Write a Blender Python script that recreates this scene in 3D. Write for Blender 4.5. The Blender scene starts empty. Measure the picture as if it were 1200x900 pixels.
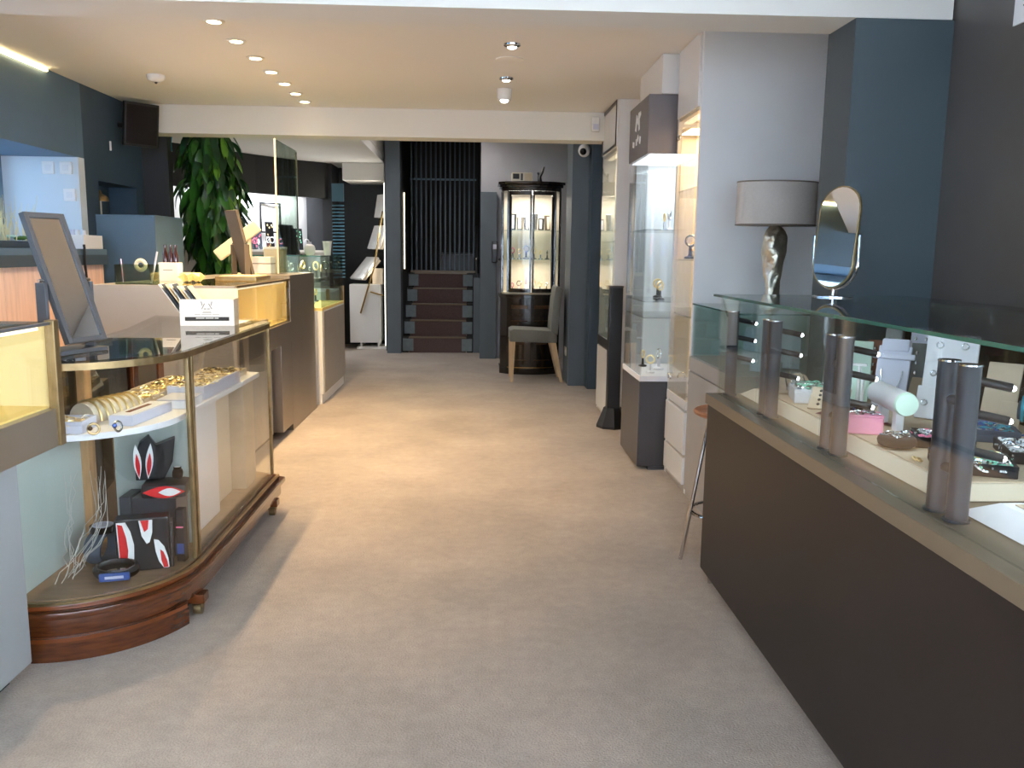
import bpy, bmesh, math, random
from mathutils import Matrix, Vector, Euler
PI = math.pi
R = math.radians
S = bpy.context.scene
C = S.collection
random.seed(11)

# ---------------------------------------------------------------- camera, world, light, exposure
cam_d = bpy.data.cameras.new('camera')
cam_d.sensor_fit = 'HORIZONTAL'
cam_d.sensor_width = 36.0
cam_d.lens = 36.0 * 1000.0 / 1200.0
cam_d.clip_start = 0.05
cam = bpy.data.objects.new('camera', cam_d)
C.objects.link(cam)
_yaw, _pit, _rol = R(2.5), R(8.7), R(0.7)
_f = Vector((math.sin(_yaw) * math.cos(_pit), math.cos(_yaw) * math.cos(_pit), -math.sin(_pit)))
_r = Vector((math.cos(_yaw), -math.sin(_yaw), 0))
_d = _f.cross(_r)
_r2 = _r * math.cos(_rol) - _d * math.sin(_rol)
_d2 = _r * math.sin(_rol) + _d * math.cos(_rol)
cam.matrix_world = Matrix(((_r2.x, -_d2.x, -_f.x, 0), (_r2.y, -_d2.y, -_f.y, 0), (_r2.z, -_d2.z, -_f.z, 1.35), (0, 0, 0, 1)))
S.camera = cam

W = bpy.data.worlds.new('daylight')
S.world = W
W.use_nodes = True
_bg = W.node_tree.nodes['Background']
_bg.inputs[0].default_value = (0.82, 0.91, 1.0, 1)
_bg.inputs[1].default_value = 20.0

S.view_settings.view_transform = 'Standard'
S.view_settings.look = 'None'
S.view_settings.gamma = 1
S.view_settings.use_curve_mapping = False
S.view_settings.exposure = 0.5
S.cycles.use_denoising = True
S.cycles.max_bounces = 10
S.cycles.diffuse_bounces = 5
S.cycles.glossy_bounces = 5
S.cycles.transparent_max_bounces = 24
S.cycles.sample_clamp_indirect = 6.0


def light(name, kind, loc, power, col=(1, 1, 1), size=0.05, rot=(0, 0, 0), **kw):
    d = bpy.data.lights.new(name, kind)
    d.energy = power
    d.color = col
    if kind == 'AREA':
        d.size = size
        if 'size_y' in kw:
            d.shape = 'RECTANGLE'
            d.size_y = kw['size_y']
    else:
        d.shadow_soft_size = size
    if kind == 'SPOT':
        d.spot_size = kw.get('cone', R(100))
        d.spot_blend = kw.get('blend', 0.6)
    o = bpy.data.objects.new(name, d)
    C.objects.link(o)
    o.location = loc
    o.rotation_euler = rot
    p = kw.get('parent')
    if p:
        o.parent = p
        o.location = Vector(loc) - wloc(p)
    return o


# ---------------------------------------------------------------- materials
def lin(c):
    return tuple((v / 12.92 if v <= 0.04045 else ((v + 0.055) / 1.055) ** 2.4) for v in c)


def rgb(r, g, b):
    return lin((r / 255, g / 255, b / 255))


MATS = {}


def mat(name, col, rough=0.5, metal=0.0, var=0.0, scale=20.0, bump=0.0, bscale=60.0, spec=0.5, coat=0.0, emit=None, estr=0.0, stretch=None):
    m = bpy.data.materials.new(name)
    m.use_nodes = True
    nt = m.node_tree
    b = nt.nodes['Principled BSDF']
    b.inputs['Base Color'].default_value = (*col, 1)
    b.inputs['Roughness'].default_value = rough
    b.inputs['Metallic'].default_value = metal
    b.inputs['Specular IOR Level'].default_value = spec
    b.inputs['Coat Weight'].default_value = coat
    if emit:
        b.inputs['Emission Color'].default_value = (*emit, 1)
        b.inputs['Emission Strength'].default_value = estr
    tc = None
    if var or bump:
        tc = nt.nodes.new('ShaderNodeTexCoord')
        mp = nt.nodes.new('ShaderNodeMapping')
        nt.links.new(tc.outputs['Object'], mp.inputs['Vector'])
        if stretch:
            mp.inputs['Scale'].default_value = stretch
    if var:
        n = nt.nodes.new('ShaderNodeTexNoise')
        n.inputs['Scale'].default_value = scale
        n.inputs['Detail'].default_value = 5
        nt.links.new(mp.outputs[0], n.inputs['Vector'])
        r = nt.nodes.new('ShaderNodeValToRGB')
        r.color_ramp.elements[0].position = 0.3
        r.color_ramp.elements[1].position = 0.7
        r.color_ramp.elements[0].color = (*[max(0, c * (1 - var)) for c in col], 1)
        r.color_ramp.elements[1].color = (*[min(1, c * (1 + var)) for c in col], 1)
        nt.links.new(n.outputs['Fac'], r.inputs[0])
        nt.links.new(r.outputs[0], b.inputs['Base Color'])
    if bump:
        n2 = nt.nodes.new('ShaderNodeTexNoise')
        n2.inputs['Scale'].default_value = bscale
        n2.inputs['Detail'].default_value = 4
        nt.links.new(mp.outputs[0], n2.inputs['Vector'])
        bp = nt.nodes.new('ShaderNodeBump')
        bp.inputs['Strength'].default_value = bump
        bp.inputs['Distance'].default_value = 0.01
        nt.links.new(n2.outputs['Fac'], bp.inputs['Height'])
        nt.links.new(bp.outputs[0], b.inputs['Normal'])
    MATS[name] = m
    return m


def glassmat(name, tint, refl=0.04, rough=0.0):
    """clear pane: straight transmission plus a Schlick mirror reflection"""
    m = bpy.data.materials.new(name)
    m.use_nodes = True
    nt = m.node_tree
    nt.nodes.clear()
    o = nt.nodes.new('ShaderNodeOutputMaterial')
    mx = nt.nodes.new('ShaderNodeMixShader')
    t = nt.nodes.new('ShaderNodeBsdfTransparent')
    t.inputs[0].default_value = (*tint, 1)
    g = nt.nodes.new('ShaderNodeBsdfGlossy')
    g.inputs['Roughness'].default_value = rough
    lw = nt.nodes.new('ShaderNodeLayerWeight')
    p = nt.nodes.new('ShaderNodeMath')
    p.operation = 'POWER'
    p.inputs[1].default_value = 5
    ma = nt.nodes.new('ShaderNodeMath')
    ma.operation = 'MULTIPLY_ADD'
    ma.inputs[1].default_value = 1 - refl
    ma.inputs[2].default_value = refl
    nt.links.new(lw.outputs['Facing'], p.inputs[0])
    nt.links.new(p.outputs[0], ma.inputs[0])
    nt.links.new(ma.outputs[0], mx.inputs[0])
    nt.links.new(t.outputs[0], mx.inputs[1])
    nt.links.new(g.outputs[0], mx.inputs[2])
    nt.links.new(mx.outputs[0], o.inputs[0])
    MATS[name] = m
    return m


def carpetmat():
    m = bpy.data.materials.new('carpet')
    m.use_nodes = True
    nt = m.node_tree
    b = nt.nodes['Principled BSDF']
    b.inputs['Roughness'].default_value = 0.95
    b.inputs['Specular IOR Level'].default_value = 0.1
    b.inputs['Sheen Weight'].default_value = 0.15
    tc = nt.nodes.new('ShaderNodeTexCoord')
    big = nt.nodes.new('ShaderNodeTexNoise')
    big.inputs['Scale'].default_value = 1.3
    big.inputs['Detail'].default_value = 6
    big.inputs['Roughness'].default_value = 0.65
    fine = nt.nodes.new('ShaderNodeTexNoise')
    fine.inputs['Scale'].default_value = 160
    fine.inputs['Detail'].default_value = 3
    mid = nt.nodes.new('ShaderNodeTexNoise')
    mid.inputs['Scale'].default_value = 22
    mid.inputs['Detail'].default_value = 4
    for n in (big, fine, mid):
        nt.links.new(tc.outputs['Object'], n.inputs['Vector'])
    r = nt.nodes.new('ShaderNodeValToRGB')
    r.color_ramp.elements[0].position = 0.32
    r.color_ramp.elements[1].position = 0.68
    r.color_ramp.elements[0].color = (*rgb(154, 143, 135), 1)
    r.color_ramp.elements[1].color = (*rgb(180, 167, 157), 1)
    nt.links.new(big.outputs['Fac'], r.inputs[0])
    r2 = nt.nodes.new('ShaderNodeValToRGB')
    r2.color_ramp.elements[0].position = 0.3
    r2.color_ramp.elements[1].position = 0.75
    r2.color_ramp.elements[0].color = (0.72, 0.72, 0.72, 1)
    r2.color_ramp.elements[1].color = (1.05, 1.05, 1.05, 1)
    nt.links.new(fine.outputs['Fac'], r2.inputs[0])
    mx = nt.nodes.new('ShaderNodeMixRGB')
    mx.blend_type = 'MULTIPLY'
    mx.inputs[0].default_value = 0.8
    nt.links.new(r.outputs[0], mx.inputs[1])
    nt.links.new(r2.outputs[0], mx.inputs[2])
    r3 = nt.nodes.new('ShaderNodeValToRGB')
    r3.color_ramp.elements[0].position = 0.3
    r3.color_ramp.elements[1].position = 0.7
    r3.color_ramp.elements[0].color = (0.9, 0.9, 0.9, 1)
    r3.color_ramp.elements[1].color = (1.04, 1.04, 1.04, 1)
    nt.links.new(mid.outputs['Fac'], r3.inputs[0])
    mx2 = nt.nodes.new('ShaderNodeMixRGB')
    mx2.blend_type = 'MULTIPLY'
    mx2.inputs[0].default_value = 0.9
    nt.links.new(mx.outputs[0], mx2.inputs[1])
    nt.links.new(r3.outputs[0], mx2.inputs[2])
    nt.links.new(mx2.outputs[0], b.inputs['Base Color'])
    bp = nt.nodes.new('ShaderNodeBump')
    bp.inputs['Strength'].default_value = 0.6
    bp.inputs['Distance'].default_value = 0.006
    nt.links.new(fine.outputs['Fac'], bp.inputs['Height'])
    nt.links.new(bp.outputs[0], b.inputs['Normal'])
    MATS['carpet'] = m


carpetmat()
mat('ceiling_paint', rgb(236, 234, 230), 0.85, bump=0.05, bscale=30)
mat('beam_paint', rgb(236, 233, 226), 0.7)
mat('slate_paint', rgb(88, 109, 125), 0.6, var=0.08, scale=3)
mat('slate_dark', rgb(58, 74, 86), 0.45, var=0.08, scale=3)
mat('teal_column', rgb(62, 74, 80), 0.5, var=0.06, scale=2)
mat('taupe_wall', rgb(86, 81, 77), 0.35, var=0.1, scale=3)
mat('charcoal', rgb(40, 42, 46), 0.6, var=0.08, scale=4)
mat('black_matte', rgb(16, 17, 19), 0.6)
mat('grey_wall', rgb(182, 182, 188), 0.75, var=0.03, scale=4)
mat('pale_wall', rgb(214, 224, 230), 0.7)
mat('white_lam', rgb(246, 246, 246), 0.35, var=0.015, scale=5)
mat('white_gloss', rgb(236, 236, 236), 0.15)
mat('white_matte', rgb(238, 237, 235), 0.7)
mat('grey_lam', rgb(168, 164, 160), 0.3, var=0.03, scale=6)
mat('beige_lam', rgb(168, 160, 150), 0.4, var=0.04, scale=6)
mat('grey_front', rgb(150, 153, 155), 0.4, var=0.03, scale=5)
mat('header_grey', rgb(104, 98, 100), 0.45)
mat('base_dark', rgb(70, 68, 72), 0.3, var=0.06, scale=4)
mat('counter_dark', rgb(40, 32, 28), 0.42, var=0.12, scale=2.5, spec=0.3)
mat('ledge_bronze', rgb(122, 106, 86), 0.36, metal=0.25, var=0.05, scale=3)
mat('bronze_metal', rgb(150, 140, 128), 0.34, metal=0.7, var=0.12, scale=2, stretch=(1, 1, 0.3))
mat('post_metal', rgb(54, 58, 66), 0.4, metal=0.1, var=0.05, scale=8)
mat('chrome', rgb(210, 210, 212), 0.08, metal=1.0)
mat('brass', rgb(190, 160, 104), 0.25, metal=1.0, var=0.12, scale=25)
mat('old_brass', rgb(150, 128, 92), 0.35, metal=0.9, var=0.2, scale=20)
mat('mahogany', rgb(80, 40, 19), 0.2, var=0.35, scale=5, stretch=(3, 3, 22), coat=0.6)
mat('mahogany_plain', rgb(104, 54, 25), 0.25, var=0.3, scale=10, coat=0.5)
mat('oak', rgb(204, 172, 132), 0.5, var=0.15, scale=12, stretch=(4, 4, 0.6))
mat('tan_wood', rgb(186, 144, 96), 0.45, var=0.2, scale=8, stretch=(5, 5, 0.7))
mat('case_floor', rgb(150, 122, 92), 0.3, var=0.2, scale=6, stretch=(1, 5, 1), coat=0.3)
mat('cream', rgb(230, 210, 154), 0.7, var=0.03, scale=8)
mat('cream_floor', rgb(244, 214, 132), 0.5)
mat('warm_lining', rgb(232, 220, 200), 0.7)
mat('pink_panel', rgb(234, 198, 180), 0.55, var=0.12, scale=6, stretch=(6, 6, 0.5))
mat('fabric_grey', rgb(118, 118, 112), 0.9, var=0.1, scale=120, bump=0.3, bscale=300)
mat('shade_fabric', rgb(192, 184, 176), 0.9, var=0.04, scale=100, bump=0.15, bscale=250)
mat('silver_leaf', rgb(224, 217, 200), 0.36, metal=1.0, var=0.15, scale=20, bump=0.9, bscale=26)
mat('mirror', (0.92, 0.92, 0.9), 0.01, metal=1.0)
mat('frame_grey', rgb(72, 74, 78), 0.45)
mat('frame_brown', rgb(110, 98, 84), 0.45)
mat('black_plastic', rgb(22, 22, 25), 0.35)
mat('black_gloss', rgb(12, 12, 14), 0.08)
mat('screen_dark', rgb(38, 34, 36), 0.12)
mat('lacquer', rgb(30, 22, 18), 0.15, var=0.5, scale=9, coat=0.6)
mat('lacquer_gold', rgb(74, 52, 30), 0.3, metal=0.4, var=0.4, scale=30)
mat('stair_carpet', rgb(92, 74, 72), 0.95, var=0.15, scale=60, bump=0.4, bscale=200)
mat('stair_tile', rgb(112, 124, 130), 0.6, var=0.1, scale=20)
mat('nosing', rgb(122, 106, 86), 0.4)
mat('velvet_black', rgb(24, 26, 32), 0.8)
mat('velvet_slate', rgb(72, 84, 100), 0.8)
mat('felt_white', rgb(236, 236, 240), 0.8, var=0.02, scale=40)
mat('felt_lilac', rgb(206, 208, 224), 0.75)
mat('felt_beige', rgb(196, 178, 154), 0.8, var=0.04, scale=30)
mat('felt_cream', rgb(222, 208, 186), 0.7)
mat('card_mint', rgb(210, 236, 220), 0.6)
mat('pink_card', rgb(232, 150, 176), 0.45)
mat('burgundy', rgb(110, 34, 48), 0.7)
mat('gold', rgb(248, 224, 166), 0.32, metal=1.0)
mat('silver', rgb(224, 228, 232), 0.15, metal=1.0)
mat('gem_teal', rgb(60, 150, 170), 0.15, coat=0.5)
mat('gem_mint', rgb(150, 230, 200), 0.1, coat=0.5)
mat('gem_pink', rgb(232, 120, 150), 0.15, coat=0.5)
mat('gem_blue', rgb(54, 84, 150), 0.15, coat=0.5)
mat('red_gloss', rgb(206, 34, 38), 0.25)
mat('print_dark', rgb(40, 40, 42), 0.6)
mat('print_grey', rgb(150, 148, 140), 0.6)
mat('card_white', rgb(240, 240, 240), 0.5)
mat('paper_cream', rgb(236, 222, 190), 0.7)
mat('leaf', rgb(52, 104, 36), 0.35, var=0.4, scale=9, coat=0.2)
mat('leaf_dark', rgb(28, 70, 40), 0.35, var=0.35, scale=9, coat=0.2)
mat('leaf_lime', rgb(104, 150, 48), 0.4, var=0.3, scale=9)
mat('bark', rgb(120, 104, 84), 0.8, var=0.2, scale=20)
mat('soil', rgb(50, 38, 30), 0.9, var=0.3, scale=40)
mat('straw', rgb(226, 214, 168), 0.7)
mat('twig_silver', rgb(206, 204, 196), 0.4, metal=0.3)
mat('cork', rgb(170, 112, 76), 0.5, var=0.2, scale=20)
mat('rust', rgb(122, 70, 48), 0.6)
mat('bottle_brown', rgb(58, 24, 14), 0.1, coat=0.5)
mat('edge_green', rgb(40, 96, 84), 0.12, coat=0.4)
mat('radio_cream', rgb(206, 198, 176), 0.5)
mat('lamp_warm', (1, 0.85, 0.6), 0.5, emit=(1.0, 0.80, 0.48), estr=14)
mat('lamp_white', (1, 1, 1), 0.5, emit=(1.0, 0.95, 0.88), estr=12)
mat('led_cool', (1, 1, 1), 0.5, emit=(0.86, 0.95, 1.0), estr=22)
mat('led_strip', (1, 0.9, 0.7), 0.5, emit=(1.0, 0.84, 0.55), estr=2.5)
mat('led_cove', (1, 0.9, 0.7), 0.5, emit=(1.0, 0.74, 0.36), estr=9)
mat('led_niche', (1, 1, 1), 0.5, emit=(0.90, 0.94, 1.0), estr=7)
mat('led_frame', (1, 1, 1), 0.5, emit=(1.0, 0.96, 0.82), estr=2.2)
mat('window_frame_blue', rgb(96, 124, 146), 0.4)
mat('asphalt', rgb(120, 120, 122), 0.9)
mat('facade', rgb(205, 210, 214), 0.8)
mat('blind_teal', rgb(70, 104, 118), 0.3)
glassmat('glass', (0.985, 0.995, 0.99))
glassmat('glass_green', (0.90, 0.97, 0.945))
glassmat('glass_top', (0.90, 0.94, 0.92), refl=0.10)
glassmat('glass_deep', (0.74, 0.88, 0.84))
glassmat('glass_window', (0.97, 0.985, 1.0))
glassmat('acrylic', (0.86, 0.94, 0.88))
glassmat('glass_low', (0.92, 0.968, 0.952))
glassmat('glass_bay', (0.25, 0.31, 0.37))
mat('slate_rear', rgb(92, 102, 110), 0.6, var=0.06, scale=3)
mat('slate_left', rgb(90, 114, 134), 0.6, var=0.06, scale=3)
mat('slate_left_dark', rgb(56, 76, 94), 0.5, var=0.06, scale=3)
mat('felt_grey', rgb(126, 132, 132), 0.6)
glassmat('acrylic_green', (0.66, 0.74, 0.66))
glassmat('glass_smoked', (0.30, 0.34, 0.34))
mat('mint_panel', rgb(196, 206, 201), 0.25)
mat('led_dim', (1, 1, 1), 0.5, emit=(0.9, 0.95, 1.0), estr=1.6)
mat('led_faint', (1, 0.92, 0.75), 0.5, emit=(1.0, 0.86, 0.6), estr=0.8)


# ---------------------------------------------------------------- mesh builder
def wloc(o):
    v = Vector((0, 0, 0))
    while o:
        v += o.location
        o = o.parent
    return v


class MB:
    def __init__(s):
        s.v = []
        s.f = []
        s.T = Matrix.Identity(4)

    def at(s, loc=(0, 0, 0), rot=(0, 0, 0)):
        s.T = Matrix.Translation(loc) @ Euler(rot).to_matrix().to_4x4()
        return s

    def add(s, vs, fs):
        b = len(s.v)
        s.v += [tuple(s.T @ Vector(q)) for q in vs]
        s.f += [tuple(b + i for i in f) for f in fs]
        return s

    def box(s, x0, y0, z0, x1, y1, z1):
        if x0 > x1: x0, x1 = x1, x0
        if y0 > y1: y0, y1 = y1, y0
        if z0 > z1: z0, z1 = z1, z0
        return s.add([(x0, y0, z0), (x1, y0, z0), (x1, y1, z0), (x0, y1, z0), (x0, y0, z1), (x1, y0, z1), (x1, y1, z1), (x0, y1, z1)],
                     [(3, 2, 1, 0), (4, 5, 6, 7), (0, 1, 5, 4), (1, 2, 6, 5), (2, 3, 7, 6), (3, 0, 4, 7)])

    def bc(s, c, d):
        return s.box(c[0] - d[0] / 2, c[1] - d[1] / 2, c[2] - d[2] / 2, c[0] + d[0] / 2, c[1] + d[1] / 2, c[2] + d[2] / 2)

    def rb(s, c, d, rot):
        T0 = s.T
        s.T = T0 @ Matrix.Translation(c) @ Euler(rot).to_matrix().to_4x4()
        s.bc((0, 0, 0), d)
        s.T = T0
        return s

    def cyl(s, p0, p1, r0, r1=None, n=16):
        r1 = r0 if r1 is None else r1
        p0, p1 = Vector(p0), Vector(p1)
        a = (p1 - p0).normalized()
        u = a.orthogonal().normalized()
        w = a.cross(u)
        vs = []
        for p, r in ((p0, r0), (p1, r1)):
            for i in range(n):
                t = 2 * PI * i / n
                vs.append(p + (u * math.cos(t) + w * math.sin(t)) * r)
        fs = [(i, (i + 1) % n, n + (i + 1) % n, n + i) for i in range(n)]
        fs += [tuple(range(n))[::-1], tuple(range(n, 2 * n))]
        return s.add(vs, fs)

    def tube(s, pts, r, n=8, r_end=None):
        pts = [Vector(p) for p in pts]
        vs, fs = [], []
        N = len(pts)
        u = None
        for k, p in enumerate(pts):
            a = (pts[min(k + 1, N - 1)] - pts[max(k - 1, 0)]).normalized()
            if u is None:
                u = a.orthogonal().normalized()
            u = (u - a * u.dot(a)).normalized()
            w = a.cross(u)
            rr = r if r_end is None else r + (r_end - r) * k / (N - 1)
            for i in range(n):
                t = 2 * PI * i / n
                vs.append(p + (u * math.cos(t) + w * math.sin(t)) * rr)
        for k in range(N - 1):
            for i in range(n):
                fs.append((k * n + i, k * n + (i + 1) % n, (k + 1) * n + (i + 1) % n, (k + 1) * n + i))
        fs += [tuple(range(n))[::-1], tuple(range((N - 1) * n, N * n))]
        return s.add(vs, fs)

    def lathe(s, c, prof, n=24, sx=1, sy=1):
        vs, fs = [], []
        for r, z in prof:
            for i in range(n):
                t = 2 * PI * i / n
                vs.append((c[0] + r * sx * math.cos(t), c[1] + r * sy * math.sin(t), c[2] + z))
        m = len(prof)
        for k in range(m - 1):
            for i in range(n):
                fs.append((k * n + i, k * n + (i + 1) % n, (k + 1) * n + (i + 1) % n, (k + 1) * n + i))
        fs += [tuple(range(n))[::-1], tuple(range((m - 1) * n, m * n))]
        return s.add(vs, fs)

    def prism(s, poly, z0, z1):
        n = len(poly)
        vs = [(x, y, z0) for x, y in poly] + [(x, y, z1) for x, y in poly]
        fs = [(i, (i + 1) % n, n + (i + 1) % n, n + i) for i in range(n)]
        fs += [tuple(range(n))[::-1], tuple(range(n, 2 * n))]
        return s.add(vs, fs)

    def wall(s, path, t, z0, z1):
        """upright sheet of thickness t along an open plan path"""
        L, Rr = [], []
        for i, p in enumerate(path):
            a = Vector(path[max(i - 1, 0)])
            b = Vector(path[min(i + 1, len(path) - 1)])
            d = (b - a).normalized()
            nrm = Vector((-d.y, d.x)) * t / 2
            L.append((p[0] + nrm.x, p[1] + nrm.y))
            Rr.append((p[0] - nrm.x, p[1] - nrm.y))
        vs, fs = [], []
        for l, r in zip(L, Rr):
            vs += [(*l, z0), (*r, z0), (*r, z1), (*l, z1)]
        for k in range(len(path) - 1):
            a, b = 4 * k, 4 * k + 4
            for i in range(4):
                fs.append((a + i, b + i, b + (i + 1) % 4, a + (i + 1) % 4))
        e = 4 * (len(path) - 1)
        fs += [(0, 1, 2, 3), (e + 3, e + 2, e + 1, e)]
        return s.add(vs, fs)

    def sph(s, c, rx, ry=None, rz=None, nu=12, nv=8):
        ry = rx if ry is None else ry
        rz = rx if rz is None else rz
        vs, fs = [], []
        for k in range(1, nv):
            ph = PI * k / nv
            for i in range(nu):
                t = 2 * PI * i / nu
                vs.append((c[0] + rx * math.sin(ph) * math.cos(t), c[1] + ry * math.sin(ph) * math.sin(t), c[2] + rz * math.cos(ph)))
        vs += [(c[0], c[1], c[2] + rz), (c[0], c[1], c[2] - rz)]
        T, B = len(vs) - 2, len(vs) - 1
        for k in range(nv - 2):
            for i in range(nu):
                fs.append((k * nu + i, (k + 1) * nu + i, (k + 1) * nu + (i + 1) % nu, k * nu + (i + 1) % nu))
        for i in range(nu):
            fs.append((T, i, (i + 1) % nu))
            q = (nv - 2) * nu
            fs.append((B, q + (i + 1) % nu, q + i))
        return s.add(vs, fs)

    def torus(s, c, Rr, r, rot=(0, 0, 0), n=16, k=6):
        T0 = s.T
        s.T = T0 @ Matrix.Translation(c) @ Euler(rot).to_matrix().to_4x4()
        vs, fs = [], []
        for i in range(n):
            a = 2 * PI * i / n
            for j in range(k):
                b = 2 * PI * j / k
                q = Rr + r * math.cos(b)
                vs.append((q * math.cos(a), q * math.sin(a), r * math.sin(b)))
        for i in range(n):
            for j in range(k):
                fs.append((i * k + j, ((i + 1) % n) * k + j, ((i + 1) % n) * k + (j + 1) % k, i * k + (j + 1) % k))
        s.add(vs, fs)
        s.T = T0
        return s

    def build(s, name, material, parent=None, bevel=0.0, smooth=False, seg=2):
        off = wloc(parent) if parent else Vector((0, 0, 0))
        me = bpy.data.meshes.new(name)
        me.from_pydata([tuple(Vector(q) - off) for q in s.v], [], s.f)
        bm = bmesh.new()
        bm.from_mesh(me)
        bmesh.ops.recalc_face_normals(bm, faces=bm.faces)
        if bevel:
            es = [e for e in bm.edges if len(e.link_faces) == 2 and e.calc_face_angle(0) > 0.6]
            bmesh.ops.bevel(bm, geom=es, offset=bevel, segments=seg, affect='EDGES', profile=0.6, clamp_overlap=True)
        if smooth:
            for f in bm.faces:
                f.smooth = True
            for e in bm.edges:
                if len(e.link_faces) == 2 and e.calc_face_angle(0) > 0.7:
                    e.smooth = False
        bm.to_mesh(me)
        bm.free()
        me.materials.append(MATS[material])
        o = bpy.data.objects.new(name, me)
        C.objects.link(o)
        if parent:
            o.parent = parent
        return o


def thing(name, label, cat, loc, group=None):
    o = bpy.data.objects.new(name, None)
    o.empty_display_size = 0.05
    C.objects.link(o)
    o.location = loc
    o['label'] = label
    o['category'] = cat
    if group:
        o['group'] = group
    return o


def tag(o, label, cat, group=None):
    o['label'] = label
    o['category'] = cat
    if group:
        o['group'] = group
    return o


def struct(name, mb, material, parent=None, bevel=0.0, smooth=False):
    o = mb.build(name, material, parent, bevel=bevel, smooth=smooth)
    if not parent:
        o['kind'] = 'structure'
    return o


def dup(root, loc, rotz=None, label=None, group=None):
    r = root.copy()
    C.objects.link(r)
    r.location = loc
    if rotz is not None:
        r.rotation_euler = (0, 0, rotz)
    if label:
        r['label'] = label
    if group:
        r['group'] = group
    for ch in list(root.children):
        c = ch.copy()
        C.objects.link(c)
        c.parent = r
        for g in list(ch.children):
            d = g.copy()
            C.objects.link(d)
            d.parent = c
    return r


def turn(o, rz):
    o.rotation_euler = (0, 0, rz)


def arc(cx, cy, r, a0, a1, n):
    return [(cx + r * math.cos(R(a0 + (a1 - a0) * i / n)), cy + r * math.sin(R(a0 + (a1 - a0) * i / n))) for i in range(n + 1)]


def B(*a):
    return MB().box(*a)


# ================================================================ the room
struct('floor', B(-4.3, -2.2, -0.1, 2.3, 14.6, 0.0), 'carpet')
struct('ceiling', B(-3.6, -2.2, 2.53, 2.1, 7.65, 2.63), 'ceiling_paint')
struct('ceiling_back', B(-4.3, 7.66, 2.53, -1.24, 13.2, 2.63), 'ceiling_paint')
struct('ceiling_stairwell', B(-1.23, 7.66, 3.2, 1.6, 14.6, 3.3), 'ceiling_paint')
struct('wall_step_side', B(-1.25, 7.661, 2.631, -1.235, 14.6, 3.2), 'ceiling_paint')
struct('wall_step_front', B(-1.25, 7.65, 2.53, 1.6, 7.66, 3.3), 'ceiling_paint')
struct('trim_1', B(-2.86, 3.5, 2.29, 1.89, 3.76, 2.529), 'beam_paint')            # front downstand beam
struct('trim_2', B(-2.86, 7.4, 2.30, 1.235, 7.64, 2.529), 'beam_paint')           # rear downstand beam
struct('trim_3', B(-1.8, 11.85, 2.30, -1.24, 12.6, 2.529), 'beam_paint')          # bulkhead over the rear doorway
# right side
struct('wall_right', B(1.9, 2.35, 0, 2.02, 7.8, 2.529), 'taupe_wall')
struct('column_right', B(1.5, 3.5, 0, 1.899, 3.77, 2.289), 'teal_column')
struct('column_right_head', B(1.5, 3.765, 2.29, 1.899, 3.77, 2.529), 'teal_column')
struct('wall_right_rear', B(1.24, 7.66, 0, 1.34, 11.1, 3.2), 'slate_dark')
struct('wall_right_return', B(1.345, 7.66, 0, 1.899, 7.8, 2.529), 'slate_dark')
struct('column_rear', B(0.96, 8.72, 0, 1.239, 9.25, 3.199), 'slate_rear')
struct('column_rear_step', B(1.13, 8.5, 0, 1.239, 8.719, 3.199), 'slate_dark')
struct('wall_back', B(0.06, 11.1, 0, 1.34, 11.2, 3.2), 'grey_wall')
struct('wall_back_panel', B(0.055, 10.96, 0, 0.262, 11.099, 2.11), 'slate_rear')
# stairwell shell
struct('wall_stair_right', B(0.06, 11.201, 0, 0.16, 14.2, 3.2), 'charcoal')
struct('wall_stair_left', B(-1.23, 11.8, 0, -1.0, 14.2, 3.2), 'charcoal')
struct('wall_stair_end', B(-1.16, 14.21, 0, 0.16, 14.3, 3.2), 'black_matte')
struct('column_stair', B(-1.19, 11.5, 0, -1.0, 11.795, 3.199), 'slate_rear')
# left side: bulkhead over the window bay, bay return, solid wall with a recess
struct('wall_left_bulkhead', B(-3.5, -2.2, 2.0, -2.87, 6.45, 2.529), 'slate_left')
struct('wall_left_return', B(-3.5, 6.451, 0, -2.87, 6.55, 1.999), 'pale_wall')
struct('wall_left_return_head', B(-3.5, 6.451, 2.0, -2.87, 6.55, 2.529), 'slate_left')
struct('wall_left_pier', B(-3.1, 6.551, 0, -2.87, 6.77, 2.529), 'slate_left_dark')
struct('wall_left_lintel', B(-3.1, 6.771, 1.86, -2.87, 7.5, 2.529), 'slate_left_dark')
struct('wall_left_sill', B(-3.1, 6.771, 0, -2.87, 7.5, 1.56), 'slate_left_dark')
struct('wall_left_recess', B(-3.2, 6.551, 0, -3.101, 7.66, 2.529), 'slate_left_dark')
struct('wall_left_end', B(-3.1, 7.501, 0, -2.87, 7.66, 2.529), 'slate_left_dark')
struct('wall_left_wing', B(-3.1, 7.661, 0, -2.65, 7.76, 2.529), 'charcoal')
struct('wall_left_rear', B(-4.0, 7.77, 0, -3.9, 13.1, 2.529), 'charcoal')
struct('wall_left_rear_return', B(-4.0, 7.661, 0, -3.11, 7.76, 2.529), 'charcoal')
struct('wall_left_outer', B(-3.62, -2.2, 0, -3.51, 6.45, 1.30), 'pale_wall')
struct('wall_left_outer_head', B(-3.62, -2.2, 2.0, -3.51, 6.55, 2.529), 'pale_wall')
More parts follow.
